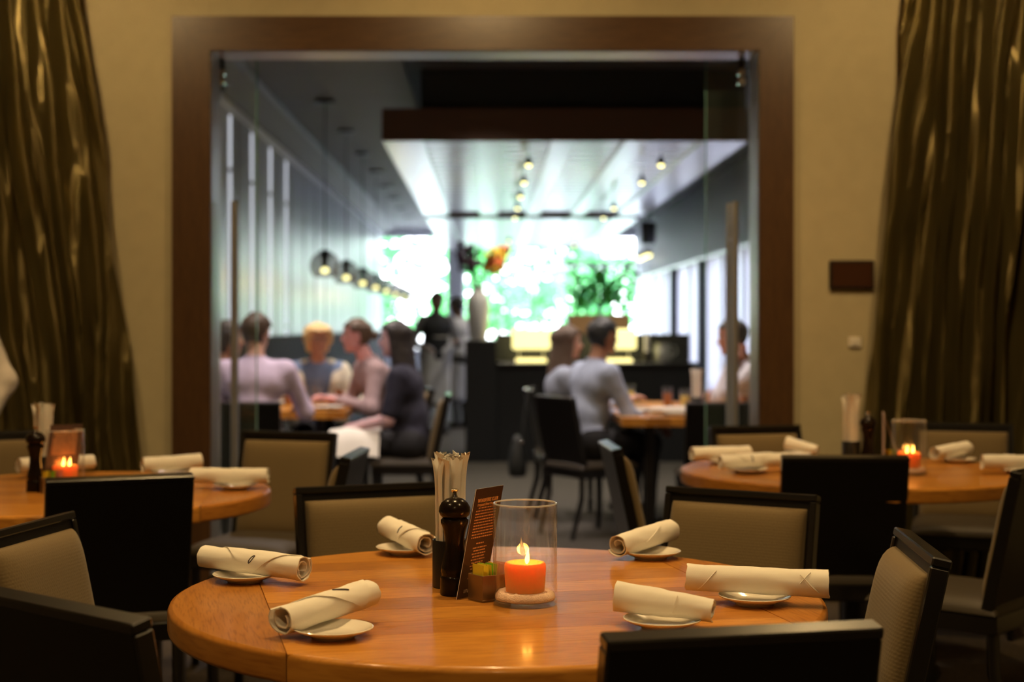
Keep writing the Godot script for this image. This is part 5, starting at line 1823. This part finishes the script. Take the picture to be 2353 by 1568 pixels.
	cm.lathe([Vector2(0, 0), Vector2(0.028, 0), Vector2(0.034, 0.07), Vector2(0.032, 0.07), Vector2(0.026, 0.006), Vector2(0, 0.006)], 20)
	part("glass", cm, "glass", cl)
	var cf := MB.new()
	cf.lathe([Vector2(0, 0.022), Vector2(0.006, 0.028), Vector2(0.005, 0.04), Vector2(0, 0.052)], 12)
	part("flame", cf, "flame", cl)
	var cw := MB.new()
	cw.lathe([Vector2(0, 0.007), Vector2(0.024, 0.007), Vector2(0.026, 0.022), Vector2(0, 0.022)], 16)
	part("wax", cw, "wax", cl)
	# napkins in laps
	var nb := MB.new()
	var rows := []
	for i in 9:
		var r := PackedVector3Array()
		for j in 9:
			var u := j / 8.0
			var v := i / 8.0
			r.append(Vector3(lerpf(0.16, -0.16, u), 0.672 - pow(absf(v - 0.45) * 1.9, 3.0) * 0.14 + 0.008 * sin(u * 9 + v * 5), lerpf(-0.16, 0.2, v)))
		rows.append(r)
	nb.grid(rows)
	meta(part("lap_napkin", nb, "napkin_cloth", null, V(-0.84, -0.02, 9.47)), "white cloth napkin over the lap of the navy-dressed woman", "napkin")

func outdoors() -> void:
	slab("ground", -30, 30, -0.4, -0.1, ED + 0.2, 80, "pavement")
	var r := RandomNumberGenerator.new()
	r.seed = 404
	for k in 13:
		var x: float = [-5.2, -2.9, -1.1, 0.3, 1.5, 2.9, 4.2, 5.8, -4.0, -0.4, 3.4, 4.9, 7.5][k]
		var d: float = [43.0, 40.0, 45.0, 38.5, 42.0, 39.5, 37.5, 44.0, 52.0, 51.0, 58.0, 66.0, 41.0][k]
		var big: float = 1.0 if k < 8 else 1.7
		var o := thing("tree", "green leafy tree outside the window wall", "tree", V(x, -0.1, d), r.randf() * TAU, "trees outside")
		var h := r.randf_range(1.7, 2.6) * big
		var t := MB.new()
		t.tube([Vector3(0, 0, 0), Vector3(0.05, h * 0.5, 0), Vector3(0, h, 0)], [0.11 * big, 0.09 * big, 0.05 * big], 8)
		part("trunk", t, "bark", o)
		var c := MB.new()
		for p in 380:
			var dir := Vector3(r.randfn(), r.randfn() * 0.9, r.randfn()).normalized() * pow(r.randf(), 0.45)
			var lump := 0.75 + 0.35 * sin(dir.x * 7 + k) * sin(dir.y * 6 + 1.7 * k)
			var q := Vector3(0, h, 0) + dir * Vector3(1.35, 1.25, 1.35) * big * lump
			var bs := Basis.from_euler(Vector3(r.randf() * TAU, r.randf() * TAU, 0)) * (0.12 * big)
			c.quad(q + bs * Vector3(-1, -0.5, 0), q + bs * Vector3(0.6, -0.8, 0.1), q + bs * Vector3(1, 0.5, 0), q + bs * Vector3(-0.6, 0.8, -0.1))
		part("crown", c, "tree_leaf", o)
